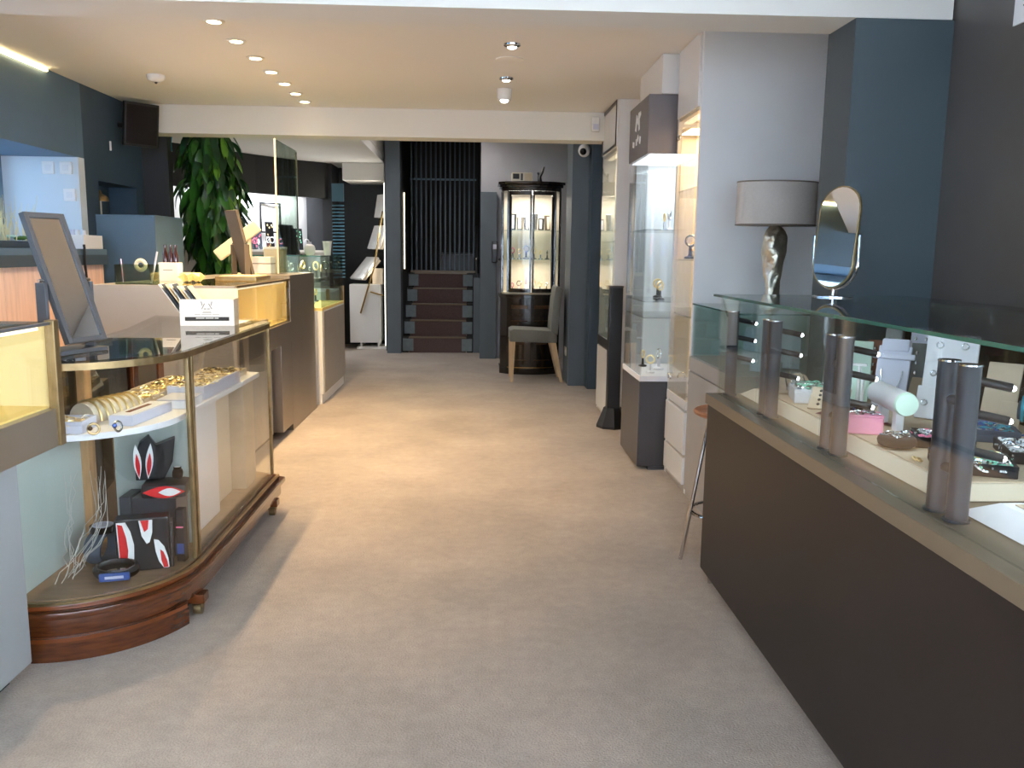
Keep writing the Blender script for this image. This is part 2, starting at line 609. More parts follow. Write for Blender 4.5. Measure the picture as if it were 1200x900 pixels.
# side window of the bay
w = thing('window_1', 'blue framed side window of the display bay', 'window', (-3.45, 4.0, 1.3))
del w['label'], w['category']
w['kind'] = 'structure'
for y0, y1 in ((-2.2, -2.1), (1.0, 1.06), (3.6, 3.68), (5.5, 5.56), (6.36, 6.45)):
    MB().box(-3.49, y0, 1.301, -3.41, y1, 1.999).build('window_frame', 'window_frame_blue', w, bevel=0.004)
for z0, z1 in ((1.301, 1.35), (1.94, 1.999)):
    MB().box(-3.485, -2.09, z0, -3.415, 6.355, z1).build('window_frame', 'window_frame_blue', w)
for y0, y1 in ((-2.09, 0.99), (1.07, 3.59), (3.69, 5.49), (5.57, 6.35)):
    MB().box(-3.453, y0, 1.351, -3.447, y1, 1.939).build('pane', 'glass_bay', w)
# shop front behind the camera
w = thing('window_2', 'shop front glazing', 'window', (-0.8, -2.15, 0))
del w['label'], w['category']
w['kind'] = 'structure'
for x in (-3.5, -1.9, -0.3, 0.9, 2.0):
    MB().box(x - 0.04, -2.2, 0.0, x + 0.04, -2.1, 2.529).build('window_frame', 'charcoal', w)
for x0, x1 in ((-3.46, -1.94), (-1.86, -0.34), (-0.26, 0.86), (0.94, 1.96)):
    MB().box(x0, -2.2, 0.0, x1, -2.1, 0.45).build('stall_riser', 'charcoal', w)
    MB().box(x0, -2.153, 0.451, x1, -2.147, 2.529).build('pane', 'glass_window', w)
# right-hand shop window, beside the camera
w = thing('window_3', 'right shop window', 'window', (1.96, 0, 0))
del w['label'], w['category']
w['kind'] = 'structure'
MB().box(1.9, -2.09, 0, 2.02, 2.34, 0.85).build('stall_riser', 'charcoal', w)
MB().box(1.9, -2.09, 2.42, 2.02, 2.34, 2.529).build('window_head', 'charcoal', w)
for y in (-1.0, 0.65, 2.3):
    MB().box(1.92, y - 0.035, 0.851, 2.0, y + 0.035, 2.419).build('window_frame', 'charcoal', w)
for y0, y1 in ((-2.05, -1.04), (-0.96, 0.61), (0.69, 2.26)):
    MB().box(1.957, y0, 0.851, 1.963, y1, 2.419).build('pane', 'glass_window', w)
struct('canopy_side', B(2.03, -2.3, 2.56, 3.7, 2.6, 2.66), 'charcoal')  # unseen slab added to keep high sky light off the near floor
struct('canopy_front', B(-3.7, -3.6, 2.56, 2.02, -2.21, 2.66), 'charcoal')  # likewise added out of view, cuts the high sky light at the front
struct('ground_street', B(-30, -30, -0.25, 30, -2.21, -0.12), 'asphalt')
struct('ground_side', B(2.31, -2.2, -0.25, 30, 16, -0.12), 'asphalt')

# building across the street, seen only as a reflection
t = thing('street_building', 'pale terraced building with a red shop sign across the street', 'building', (2, -13, -0.12))
MB().box(-10, -14, -0.12, 12, -12, 4.6).build('wall', 'facade', t)
for x in range(-9, 12, 3):
    w = MB().box(x, -11.99, 1.9, x + 1.2, -11.95, 3.6).build('window', 'window_frame_blue', t)
    MB().box(x + 0.08, -11.949, 1.98, x + 1.12, -11.94, 3.52).build('pane', 'black_gloss', w)
for x0, mt, z0, z1 in ((4.3, 'red_gloss', 1.35, 1.85), (4.3, 'gem_blue', 0.5, 1.25), (-4.0, 'gem_blue', 1.3, 1.8)):
    MB().box(x0, -11.99, z0, x0 + 2.2, -11.9, z1).build('shop_sign', mt, t)
# curved rear-left wall with a lit display niche
curve = [(-3.45, 10.0), (-3.12, 10.55), (-2.8, 11.1), (-2.45, 11.6), (-2.05, 12.0)]
struct('wall_niche_head', MB().wall(curve, 0.1, 2.06, 2.529), 'black_matte')
struct('wall_niche_base', MB().wall(curve, 0.1, 0.0, 1.33), 'grey_lam')
off = [(x - 0.30, y + 0.20) for x, y in curve]
struct('wall_niche_back', MB().wall(off, 0.06, 1.3, 2.12), 'white_matte')
sh = []
n = len(curve)
struct('wall_niche_shelf', MB().prism(curve + off[::-1], 1.331, 1.36), 'white_matte')
struct('wall_niche_soffit', MB().prism(curve + off[::-1], 2.13, 2.16), 'white_matte')
struct('wall_niche_end', MB().box(-2.33, 12.07, 1.3, -2.05, 12.13, 2.12), 'charcoal')
ns = tag(MB().wall([(x - 0.1, y + 0.07) for x, y in curve], 0.03, 2.105, 2.128).build('niche_light_strip', 'led_niche'),
         'slim white light strip under the top of the curved display niche', 'light')
light('niche_lamp', 'AREA', (-2.95, 11.25, 2.09), 22, (0.9, 0.94, 1.0), 1.6, (0, 0, R(52)), size_y=0.08, parent=ns)
struct('wall_back_left', B(-2.05, 12.6, 0, -1.17, 12.7, 2.529), 'charcoal')
struct('wall_back_left_side', B(-2.1, 12.0, 0, -1.97, 12.6, 2.529), 'black_matte')
struct('wall_far_left', B(-4.0, 13.1, 0, -2.06, 13.2, 2.529), 'black_matte')

# ---------------------------------------------------------------- stairs
st = thing('stairs', 'stairs', 'stairs', (-0.48, 11.6, 0))
del st['label'], st['category']
st['kind'] = 'structure'
RI, GO = 0.21, 0.28
for i in range(5):
    y = 11.6 + GO * i
    z0, z1 = RI * i, RI * (i + 1)
    MB().box(-0.90, y, 0.0 if i == 0 else z0 - 0.0, -0.13, 14.2 if i == 4 else y + GO * (1) + 0.02, z1).build('step', 'stair_carpet', st)
    MB().box(-0.90, y - 0.014, z1 - 0.012, -0.13, y + 0.03, z1 + 0.006).build('nosing', 'nosing', st, bevel=0.003)
    for x0, x1 in ((-0.995, -0.91), (-0.12, -0.035)):
        MB().box(x0 - 0.0, y + 0.006, z0, x1, (14.2 if i == 4 else y + GO + 0.02), z1 - 0.002).build('step_side', 'black_matte', st)
        xx0, xx1 = (-0.985, -0.842) if x0 < -0.5 else (-0.188, -0.045)
        MB().box(xx0, y - 0.012, z0 + 0.022, xx1, y + 0.004, z1 - 0.02).build('side_tile', 'stair_tile', st, bevel=0.004)
MB().box(-0.03, 11.62, 0, 0.055, 14.2, 1.02).build('side_string', 'slate_rear', st)

# dark vertical slat screen at the head of the stairs
sc = thing('slat_screen', 'tall dark screen of upright slats at the head of the stairs', 'screen', (-0.48, 12.9, 1.05))
MB().box(-0.97, 12.86, 1.052, 0.0, 12.92, 1.085).build('bottom_rail', 'nosing', sc, bevel=0.004)
MB().box(-0.97, 12.87, 2.40, 0.0, 12.90, 2.425).build('middle_rail', 'slate_paint', sc)
MB().box(-0.97, 12.87, 3.12, 0.0, 12.91, 3.17).build('top_rail', 'charcoal', sc)
sl = MB().box(-0.011, -0.02, 0, 0.011, 0.02, 2.035).build('slat', 'slate_dark')
sl.parent = sc
sl.location = Vector((-0.95, 12.89, 1.085)) - wloc(sc)
for i in range(1, 14):
    o = sl.copy()
    C.objects.link(o)
    o.parent = sc
    o.location = Vector((-0.95 + 0.0705 * i, 12.89, 1.085)) - wloc(sc)
tag(MB().box(-0.996, 12.02, 1.12, -0.982, 12.035, 2.16).build('wall_light_strip', 'led_strip'),
    'thin upright golden light strip beside the stairs', 'light')
hr = thing('stair_handrail', 'dark handrail post with a pale end cap right of the stairs', 'handrail', (-0.01, 11.6, 1.02))
MB().tube([(0.01, 11.66, 1.02), (0.01, 11.66, 1.25), (0.01, 12.3, 1.65), (0.01, 13.2, 1.75)], 0.018, 8).build('rail', 'charcoal', hr, smooth=True)
MB().sph((0.01, 11.655, 1.27), 0.022).build('end_cap', 'chrome', hr, smooth=True)
t = thing('black_storage_box', 'low black storage box behind the slats on the stair landing', 'box', (-0.3, 13.4, 1.0505))
MB().box(-0.55, 13.2, 1.0505, -0.02, 13.6, 1.32).build('body', 'black_plastic', t, bevel=0.01)
MB().box(-0.555, 13.195, 1.3205, -0.015, 13.605, 1.345).build('lid', 'black_plastic', t, bevel=0.006)

# ---------------------------------------------------------------- ceiling fittings
DL = [4.74, 5.16, 5.59, 6.0, 6.4, 6.78, 7.13]
DLF = [3.25, 4.3]      # the row goes on towards the shop front
ORD = ['seventh', 'sixth', 'fifth', 'fourth', 'third', 'second', 'nearest']
for i, y in enumerate(DL + DLF):
    t = thing('downlight', 'glowing warm recessed downlight over the left counters, ' + (ORD[i] + (' to' if i == 6 else ' from') + ' the rear beam' if i < 7 else ['just before', 'just behind'][i - 7] + ' the front beam'), 'downlight', (-1.37, y, 2.529), 'warm downlights over the left counters')
    MB().lathe((-1.37, y, 2.522), [(0.052, 0), (0.056, 0.003), (0.056, 0.0065)], 20).build('trim_ring', 'beam_paint', t, smooth=True)
    MB().lathe((-1.37, y, 2.5185), [(0.02, 0), (0.033, 0.002), (0.036, 0.0033)], 20).build('lens', 'lamp_warm', t, smooth=True)
    light('downlight_beam', 'SPOT', (-1.37, y, 2.51), 66, (1.0, 0.70, 0.36), 0.03, (0, 0, 0), cone=R(112), blend=0.8, parent=t)
for y, w in ((5.1, 'in front of the flat ceiling speaker'), (6.05, 'between the speaker and the drum detector')):
    t = thing('eyeball_downlight', 'small chrome-ringed aisle downlight ' + w, 'downlight', (0.2, y, 2.529), 'chrome downlights over the aisle')
    MB().lathe((0.2, y, 2.512), [(0.03, 0.0), (0.048, 0.008), (0.05, 0.0165)], 20).build('trim_ring', 'chrome', t, smooth=True)
    MB().lathe((0.2, y, 2.506), [(0.02, 0), (0.028, 0.006)], 16).build('lens', 'lamp_white', t, smooth=True)
    light('aisle_beam', 'SPOT', (0.2, y, 2.495), 26, (1, 0.86, 0.68), 0.03, (0, 0, 0), cone=R(100), blend=0.8, parent=t)
t = thing('ceiling_speaker', 'flat white round ceiling speaker between the aisle downlights', 'speaker', (0.2, 5.48, 2.53))
MB().lathe((0.2, 5.48, 2.521), [(0.075, 0), (0.085, 0.003), (0.085, 0.0085)], 24).build('rim', 'beam_paint', t, smooth=True)
MB().lathe((0.2, 5.48, 2.519), [(0.06, 0), (0.07, 0.0018)], 24).build('grille', 'ceiling_paint', t, smooth=True)
t = thing('ceiling_detector', 'white drum detector hanging from the ceiling by the rear beam', 'detector', (0.2, 6.45, 2.53))
MB().lathe((0.2, 6.45, 2.45), [(0.045, 0), (0.052, 0.02), (0.055, 0.079)], 20).build('body', 'white_gloss', t, smooth=True)
MB().lathe((0.2, 6.45, 2.435), [(0.02, 0), (0.028, 0.014)], 16).build('lens', 'lamp_white', t, smooth=True)
t = thing('smoke_detector', 'small white smoke detector on the ceiling near the wall screen', 'detector', (-2.2, 6.2, 2.53))
MB().lathe((-2.2, 6.2, 2.483), [(0.025, 0), (0.05, 0.012), (0.06, 0.03), (0.06, 0.046)], 20).build('body', 'white_gloss', t, smooth=True)
MB().sph((-2.2, 6.2, 2.48), 0.01).build('indicator', 'print_dark', t)
for k, (x, y) in enumerate([(-1.65, 8.5), (-2.15, 9.3), (-2.2, 8.45)]):
    t = thing('rear_downlight', 'small round downlight in the ceiling behind the rear beam', 'downlight', (x, y, 2.53), 'rear downlights')
    MB().lathe((x, y, 2.515), [(0.035, 0.0), (0.048, 0.006), (0.05, 0.0145)], 18).build('trim_ring', 'chrome', t, smooth=True)
    MB().lathe((x, y, 2.509), [(0.02, 0), (0.03, 0.006)], 14).build('lens', 'lamp_white', t, smooth=True)
    light('rear_beam', 'SPOT', (x, y, 2.49), 14, (1, 0.88, 0.72), 0.03, (0, 0, 0), cone=R(110), blend=0.8, parent=t)
for y0, y1, w in ((3.9, 5.25, 'longer'), (5.35, 6.05, 'shorter')):
    t = tag(MB().box(-2.868, y0, 2.508, -2.85, y1, 2.524).build('cove_light', 'led_cove', bevel=0.004),
            w + ' glowing golden strip light along the top of the left bulkhead', 'light', 'bulkhead strip lights')

for k, (x, y) in enumerate(((-0.3, 8.6), (-0.3, 10.3))):  # fill lights added out of view behind the beam to brighten the back wall
    t = thing('hall_downlight', ['round downlight in the high ceiling just behind the rear beam', 'round downlight in the high ceiling before the stairs'][k], 'downlight', (x, y, 3.2))
    MB().lathe((x, y, 3.185), [(0.04, 0.0), (0.06, 0.006), (0.062, 0.0145)], 18).build('trim_ring', 'chrome', t, smooth=True)
    MB().lathe((x, y, 3.178), [(0.025, 0), (0.036, 0.006)], 14).build('lens', 'lamp_white', t, smooth=True)
    light('hall_beam', 'SPOT', (x, y, 3.16), 34, (1, 0.93, 0.88), 0.04, (0, 0, 0), cone=R(150), blend=0.6, parent=t)
# small wall fittings
t = thing('motion_sensor', 'white motion sensor at the right end of the rear beam', 'sensor', (1.0, 7.39, 2.42))
MB().box(0.965, 7.355, 2.37, 1.03, 7.398, 2.49).build('body', 'white_gloss', t, bevel=0.01)
MB().box(0.975, 7.351, 2.385, 1.02, 7.354, 2.43).build('lens', 'felt_lilac', t)
t = thing('dome_camera', 'white dome security camera on the slate column', 'camera', (1.07, 8.71, 2.36))
MB().cyl((1.06, 8.715, 2.37), (1.06, 8.66, 2.37), 0.05, 0.05, 20).build('mount', 'white_gloss', t, smooth=True)
MB().sph((1.06, 8.62, 2.36), 0.06, 0.06, 0.065, 18, 12).build('shell', 'white_gloss', t, smooth=True)
MB().sph((1.045, 8.575, 2.345), 0.034, 0.034, 0.034, 14, 10).build('lens', 'black_gloss', t, smooth=True)
t = thing('wall_intercom', 'dark wall handset with a pale keypad on the panel by the stairs', 'intercom', (0.24, 10.95, 1.35))
MB().box(0.20, 10.915, 1.23, 0.272, 10.958, 1.50).build('body', 'black_plastic', t, bevel=0.01)
MB().box(0.215, 10.908, 1.40, 0.26, 10.914, 1.46).build('keypad', 'felt_lilac', t)
MB().tube([(0.28, 10.93, 1.27), (0.34, 10.93, 1.28), (0.40, 10.95, 1.25)], 0.012, 6).build('cord', 'black_plastic', t, smooth=True)
t = thing('wall_socket', 'white double socket low on the slate column behind the chair', 'socket', (0.95, 9.0, 0.33))
MB().box(0.948, 8.9, 0.29, 0.959, 9.05, 0.38).build('plate', 'white_gloss', t, bevel=0.004)
MB().box(0.945, 8.93, 0.32, 0.9475, 8.96, 0.35).build('switch', 'felt_lilac', t)
t = thing('paper_notice', 'white paper notice high on the right wall', 'notice', (1.895, 3.0, 2.25))
MB().box(1.893, 2.75, 2.165, 1.899, 3.10, 2.4).build('sheet', 'card_white', t)
MB().box(1.8925, 2.8, 2.25, 1.8929, 3.05, 2.256).build('print_line', 'pink_card', t)
MB().box(1.8925, 2.8, 2.22, 1.8929, 3.05, 2.226).build('print_line', 'print_grey', t)


# ================================================================ right side
# ---- long glass counter
rc = thing('glass_counter', 'long glass-topped jewellery counter with a dark brown front', 'display counter', (1.28, 2.1, 0))
MB().box(0.95, 0.62, 0.055, 1.76, 3.40, 0.752).build('base', 'counter_dark', rc, bevel=0.003)
MB().box(1.0, 0.66, 0.0, 1.72, 3.18, 0.054).build('plinth', 'black_matte', rc)
MB().cyl((0.985, 3.36, 0.0), (0.985, 3.36, 0.055), 0.011, n=12).build('foot', 'chrome', rc, smooth=True)
MB().box(0.943, 0.62, 0.753, 1.77, 3.415, 0.795).build('ledge', 'ledge_bronze', rc, bevel=0.003)
top = MB().box(0.968, 0.62, 1.188, 1.55, 3.43, 1.198).build('glass_top', 'glass_top', rc)
MB().box(1.556, 0.62, 1.188, 1.755, 3.43, 1.198).build('rear_glass_top', 'glass_top', rc)
MB().box(1.5505, 0.62, 1.1885, 1.5555, 3.43, 1.1975).build('joint', 'glass_green', top)
MB().box(0.963, 0.62, 1.1885, 0.9675, 3.43, 1.1975).build('polished_edge', 'edge_green', top)
MB().box(0.963, 3.4305, 1.1885, 1.755, 3.434, 1.1975).build('polished_edge', 'edge_green', top)
PAIRS = [(3.37, None), (2.95, 2.885), (2.40, 2.325), (1.80, 1.72), (1.1, 1.03)]
ys = [3.40, 2.925, 2.365, 1.765, 1.07, 0.63]
for a, b in zip(ys[:-1], ys[1:]):
    MB().box(0.984, b + 0.004, 0.797, 0.992, a - 0.004, 1.187).build('front_pane', 'glass', rc)
MB().box(0.995, 3.405, 0.797, 1.744, 3.413, 1.187).build('end_pane', 'glass_green', rc)
for y0, y1 in ((0.63, 1.5), (1.51, 2.45), (2.46, 3.39)):
    MB().box(1.745, y0, 0.797, 1.751, y1, 1.187).build('back_pane', 'glass_smoked', rc)
for a, b in PAIRS:
    for y in (a, b):
        if y is None:
            continue
        p = MB().cyl((1.03, y, 0.80), (1.03, y, 1.13), 0.0225, n=20).build('glass_post', 'post_metal', rc, smooth=True)
        MB().cyl((1.03, y, 0.7955), (1.03, y, 0.80), 0.028, n=20).build('post_flange', 'post_metal', p, smooth=True)
        MB().cyl((1.03, y, 1.1301), (1.03, y, 1.134), 0.0235, n=20).build('post_cap', 'chrome', p, smooth=True)
    if b:
        for z in (0.9, 1.05):
            MB().cyl((1.03, a, z), (1.03, b, z), 0.011, n=10).build('tie', 'post_metal', rc, smooth=True)
    yy = a if b is None else b
    post = [o for o in rc.children if o.name.startswith('glass_post')][-1]
    for z, dx in ((1.10, 0.085), (1.03, 0.085), (0.95, 0.08)):
        MB().cyl((1.045, yy, z), (1.03 + dx, yy - 0.012, z - 0.014), 0.0095, n=10).build('spot_arm', 'black_plastic', post, smooth=True)
        MB().sph((1.03 + dx + 0.003, yy - 0.013, z - 0.015), 0.006, nu=8, nv=6).build('spot_lens', 'led_cool', post, smooth=True)
    light('counter_lamp', 'SPOT', (1.16, yy - 0.015, 1.10), 1.1, (0.80, 0.94, 1.0), 0.01, (R(-12), R(-38), 0), cone=R(140), blend=0.6, parent=rc)
for x, y in ((1.52, 2.46), (1.52, 3.37), (1.07, 3.15)):
    MB().cyl((x, y, 1.175), (x, y, 1.187), 0.012, n=12).build('clamp', 'chrome', top, smooth=True)

# jewellery laid out inside; a small vocabulary of pieces
def jewels(parent, x0, y0, x1, y1, z, n, mats, seed=0, big=1.0):
    """loose glitter of small pieces on a tray, one part per metal"""
    rnd = random.Random(seed)
    for mt in mats:
        m = MB()
        for _ in range(int(1.5 * n) // len(mats)):
            x, y = rnd.uniform(x0, x1), rnd.uniform(y0, y1)
            k = rnd.random()
            if k < 0.45:
                m.torus((x, y, z + 0.003), rnd.uniform(0.006, 0.014) * big, 0.0022 * big, (rnd.uniform(-.6, .6), rnd.uniform(-.6, .6), 0), 10, 4)
            elif k < 0.8:
                m.sph((x, y, z + 0.004), 0.005 * big, 0.005 * big, 0.004 * big, 5, 3)
            else:
                a = rnd.uniform(0, 2 * PI)
                m.tube([(x + t * math.cos(a), y + t * math.sin(a) + 0.005 * math.sin(t * 200), z + 0.003) for t in (0, .008, .016, .024, .032)], 0.002 * big, 5)
        o = m.build('jewellery', mt, parent, smooth=True)
        o['kind'] = 'stuff'


def tray(label, cx, cy, z, w, d, h, rz, bodymat, padmat, mats, n, seed, rows=0, big=1.0, name='jewellery_tray', group=None):
    t = thing(name, label, 'tray', (0, 0, 0), group)
    b = MB().box(-w / 2, -d / 2, 0, w / 2, d / 2, h * 0.7).build('body', bodymat, t, bevel=0.003)
    for s in (-1, 1):
        MB().box(-w / 2, s * d / 2 - 0.004 * (s + 1) / 1 if s > 0 else s * d / 2, h * 0.7, w / 2, (s * d / 2) if s > 0 else s * d / 2 + 0.008, h).build('rim', bodymat, t)
        MB().box(s * w / 2 - (0.008 if s > 0 else 0), -d / 2 + 0.008, h * 0.7, s * w / 2 + (0 if s > 0 else 0.008), d / 2 - 0.008, h).build('rim', bodymat, t)
    zz = h * 0.7
    if rows:
        for i in range(rows):
            x = -w / 2 + 0.012 + (w - 0.024) * (i + 0.5) / rows
            MB().cyl((x, -d / 2 + 0.01, zz + 0.001), (x, d / 2 - 0.01, zz + 0.001), (w - 0.024) / rows * 0.48, n=10).build('ring_roll', padmat, t, smooth=True)
        zz += (w - 0.024) / rows * 0.46
    jewels(t, -w / 2 + 0.014, -d / 2 + 0.014, w / 2 - 0.014, d / 2 - 0.014, zz, n, mats, seed, big)
    t.location = (cx, cy, z)
    turn(t, rz)
    return t


def card(label, cx, cy, z, w, h, lean, rz, material, th=0.012, extras=None, cat='stand', name='earring_card'):
    """leaning display card standing on its lower edge, face towards -y before turning; a strut holds it"""
    t = thing(name, label, cat, (0, 0, 0))
    m = MB().at((0, 0, 0), (-lean, 0, 0))
    m.box(-w / 2, -th / 2, 0.004, w / 2, th / 2, h)
    f = m.build('face', material, t, bevel=0.002)
    k = h * 0.55
    MB().box(-w * 0.12, k * math.sin(lean) * 0.9, 0.0, w * 0.12, k * math.sin(lean) * 0.9 + 0.004, k * math.cos(lean) * 0.8).build('strut', material, t)
    if extras:
        for (mt, fn) in extras:
            q = MB().at((0, 0, 0), (-lean, 0, 0))
            fn(q, w, h, -th / 2 - 0.002)
            q.build('jewel', mt, t, smooth=True)
    t.location = (cx, cy, z)
    turn(t, rz)
    return t


ZF = 0.797
s1 = thing('display_slab', 'cream and beige felt display slab filling most of the counter floor', 'slab', (1.3, 2.6, ZF))
MB().add([(1.075, 1.86, ZF), (1.735, 1.86, ZF), (1.735, 3.38, ZF), (1.075, 3.38, ZF), (1.115, 1.90, ZF + 0.03), (1.735, 1.90, ZF + 0.03), (1.735, 3.33, ZF + 0.03), (1.115, 3.33, ZF + 0.03)],
         [(3, 2, 1, 0), (4, 5, 6, 7), (0, 1, 5, 4), (1, 2, 6, 5), (2, 3, 7, 6), (3, 0, 4, 7)]).build('bevelled_edge', 'felt_cream', s1)
MB().box(1.125, 1.91, ZF + 0.0302, 1.733, 3.32, ZF + 0.034).build('pad', 'felt_beige', s1)
s2 = thing('display_slab', 'beige display slab with a white bevelled rim beside the paired posts', 'slab', (1.3, 1.2, ZF))
MB().add([(1.075, 0.66, ZF), (1.735, 0.66, ZF), (1.735, 1.79, ZF), (1.075, 1.79, ZF), (1.13, 0.70, ZF + 0.035), (1.735, 0.70, ZF + 0.035), (1.735, 1.73, ZF + 0.035), (1.13, 1.73, ZF + 0.035)],
         [(3, 2, 1, 0), (4, 5, 6, 7), (0, 1, 5, 4), (1, 2, 6, 5), (2, 3, 7, 6), (3, 0, 4, 7)]).build('bevelled_edge', 'felt_white', s2)
MB().box(1.15, 0.72, ZF + 0.0352, 1.733, 1.71, ZF + 0.038).build('pad', 'felt_beige', s2)
ZP = ZF + 0.0345
# round beige cushion
t = thing('bracelet_cushion', 'beige half-round display cushion at the far end of the glass counter', 'cushion', (1.23, 3.2, ZP))
m = MB().prism([(0.075 * math.cos(a), 0.07 * math.sin(a)) for a in [PI * i / 14 for i in range(15)]], 0, 0.15)
m2 = MB()
m2.v = [(1.13 + z, 3.235 + x, ZP + y) for x, y, z in m.v]
m2.f = m.f
m2.build('pad', 'felt_beige', t, bevel=0.008, smooth=True)
m = MB()
for k in range(4):
    m.tube([(1.15 + 0.036 * k, 3.235 + 0.079 * math.cos(a), ZP + 0.074 * math.sin(a)) for a in [PI * i / 14 for i in range(1, 14)]], 0.003, 5)
m.build('chain', 'silver', t, smooth=True)
# white lit box tray with silver
tray('white raised tray heaped with glittering silver jewellery', 1.25, 3.03, ZP, 0.18, 0.17, 0.05, R(-14), 'felt_white', 'felt_white', ['silver', 'silver', 'gem_mint'], 150, 3, rows=4, big=1.2)
tray('low white tray of silver rings behind the heaped tray', 1.47, 3.12, ZP, 0.16, 0.12, 0.04, R(-10), 'felt_white', 'felt_lilac', ['silver', 'gem_blue'], 90, 4, rows=5)
card('flat beige earring card lying on burgundy cloth', 1.20, 2.82, ZP + 0.001, 0.13, 0.13, R(62), R(-30), 'felt_beige', 0.006,
     [('print_dark', lambda q, w, h, y: [q.sph((a * w / 4, y, b * h / 5), 0.006, 0.004, 0.006, 6, 4) for a in (-1, 0, 1) for b in (1, 2, 3, 4)])])
t = thing('velvet_cloth', 'folded burgundy velvet cloth under the beige earring card', 'cloth', (1.28, 2.66, ZP))
m = MB()
for k in range(9):
    m.add([], [])
N = 12
vs = [(1.14 + 0.17 * i / N, 2.57 + 0.2 * j / N + 0.01 * math.sin(i), ZP + 0.001 + 0.003 * (1 + math.sin(i * 1.3 + j * 0.9))) for j in range(N + 1) for i in range(N + 1)]
vs += [(x, y, z - 0.0008) for x, y, z in vs]
q = (N + 1) ** 2
fs = [(j * (N + 1) + i, j * (N + 1) + i + 1, (j + 1) * (N + 1) + i + 1, (j + 1) * (N + 1) + i) for j in range(N) for i in range(N)]
fs += [tuple(q + k for k in f[::-1]) for f in fs]
m.add(vs, fs)
m.build('cloth', 'burgundy', t, smooth=True)
# black heap of silver chains
tray('black velvet tray heaped with silver chains beside the pink box', 1.20, 2.675, ZP + 0.008, 0.10, 0.13, 0.028, R(-8), 'velvet_black', 'velvet_black', ['silver', 'velvet_black', 'gem_blue'], 130, 5, big=1.5)
# pink box
t = thing('pink_gift_box', 'small glossy pink box with a ring lying on its lid', 'box', (1.2, 2.46, ZP))
MB().rb((1.165, 2.475, ZP + 0.026), (0.105, 0.085, 0.052), (0, 0, R(-16))).build('body', 'pink_card', t, bevel=0.005)
MB().rb((1.165, 2.475, ZP + 0.0545), (0.108, 0.088, 0.004), (0, 0, R(-16))).build('lid', 'pink_card', t, bevel=0.0015)
MB().rb((1.118, 2.475, ZP + 0.026), (0.004, 0.018, 0.03), (0, 0, R(-16))).build('pull_tab', 'burgundy', t)
jewels(t, 1.14, 2.45, 1.19, 2.5, ZP + 0.057, 10, ['silver'], 9, 1.2)
# white cylinder bracelet bolster
t = thing('bracelet_bolster', 'white round bracelet bolster lying behind the pink box', 'bolster', (1.36, 2.5, ZP + 0.06))
a, b = Vector((1.275, 2.43, ZP + 0.09)), Vector((1.305, 2.68, ZP + 0.09))
d = (b - a).normalized()
m = MB().cyl(a + d * .012, b - d * .012, 0.036, n=24)
m.build('body', 'felt_white', t, smooth=True)
for p, q_ in ((a, a + d * .012), (b - d * .012, b)):
    MB().cyl(p, q_, 0.033, 0.036, 24).build('end_disc', 'card_mint', t, smooth=True)
for k in (0.25, 0.75):
    c = a.lerp(b, k)
    MB().box(c.x - .012, c.y - .012, ZP + 0.0005, c.x + .012, c.y + .012, ZP + 0.06).build('foot', 'felt_white', t)
# necklace bust
t = thing('necklace_stand', 'tall lilac-white necklace stand with a necklace on its face', 'stand', (1.46, 2.90, ZP))
m = MB().at((1.45, 2.90, ZP), (R(-18), 0, R(-38)))
m.box(-0.055, -0.006, 0.0, 0.055, 0.006, 0.22)
f = m.build('panel', 'felt_lilac', t, bevel=0.004)
m = MB().at((1.45, 2.90, ZP), (R(-18), 0, R(-38)))
m.prism([(0.0, 0.0)] * 0 + [(-0.045, -0.014), (0.045, -0.014), (0.05, 0.02), (-0.05, 0.02)], 0.20, 0.245)
m.build('neck', 'felt_lilac', t, bevel=0.008)
m = MB().at((1.45, 2.90, ZP), (R(-18), 0, R(-38)))
m.box(-0.07, -0.02, 0.17, 0.07, -0.007, 0.19)
m.build('shoulder', 'felt_lilac', t, bevel=0.005)
m = MB().at((1.45, 2.90, ZP), (R(-18), 0, R(-38)))
m.tube([(0.035 * math.cos(u), -0.011, 0.13 + 0.075 * math.sin(u)) for u in [PI * (1 + i / 16) for i in range(17)]], 0.0025, 5)
m.build('necklace', 'silver', t, smooth=True)
MB().at((1.45, 2.90, ZP), (0, 0, R(-38))).box(-0.012, 0.10, 0, 0.012, 0.106, 0.1).build('strut', 'felt_lilac', t)
card('plain beige display board leaning beside the necklace stand', 1.56, 2.88, ZP, 0.11, 0.13, R(44), R(-40), 'felt_beige', 0.008)
for k, (x, y) in enumerate([(1.355, 2.90), (1.375, 2.975)]):
    t = thing('earring_tree', ['short white T-shaped earring stand', 'taller white T-shaped earring stand'][k] + ' by the necklace stand', 'stand', (x, y, ZP))
    hgt = 0.10 + 0.035 * k
    MB().cyl((x, y, ZP), (x, y, ZP + 0.006), 0.022, n=14).build('foot', 'white_gloss', t, smooth=True)
    MB().cyl((x, y, ZP + 0.006), (x, y, ZP + hgt), 0.006, n=10).build('stem', 'white_gloss', t, smooth=True)
    MB().rb((x, y, ZP + hgt + 0.005), (0.05, 0.012, 0.01), (0, 0, R(-30))).build('crossbar', 'white_gloss', t, bevel=0.002)
card('tall pale mint earring card with studs', 1.50, 3.24, ZP, 0.07, 0.20, R(14), R(-35), 'card_mint', 0.01)
card('small pale mint card in front of the tall mint card', 1.39, 3.0, ZP, 0.06, 0.12, R(20), R(-35), 'card_mint', 0.01)
studs = ('silver', lambda q, w, h, y: [q.torus((a * w / 4.2, y, h * 0.5), 0.009, 0.003, (PI / 2, 0, 0), 12, 5) for a in (-1, 1)])
card('lowest of three stepped white earring cards with hoops', 1.475, 2.66, ZP, 0.10, 0.11, R(14), R(-42), 'felt_white', 0.012, [studs])
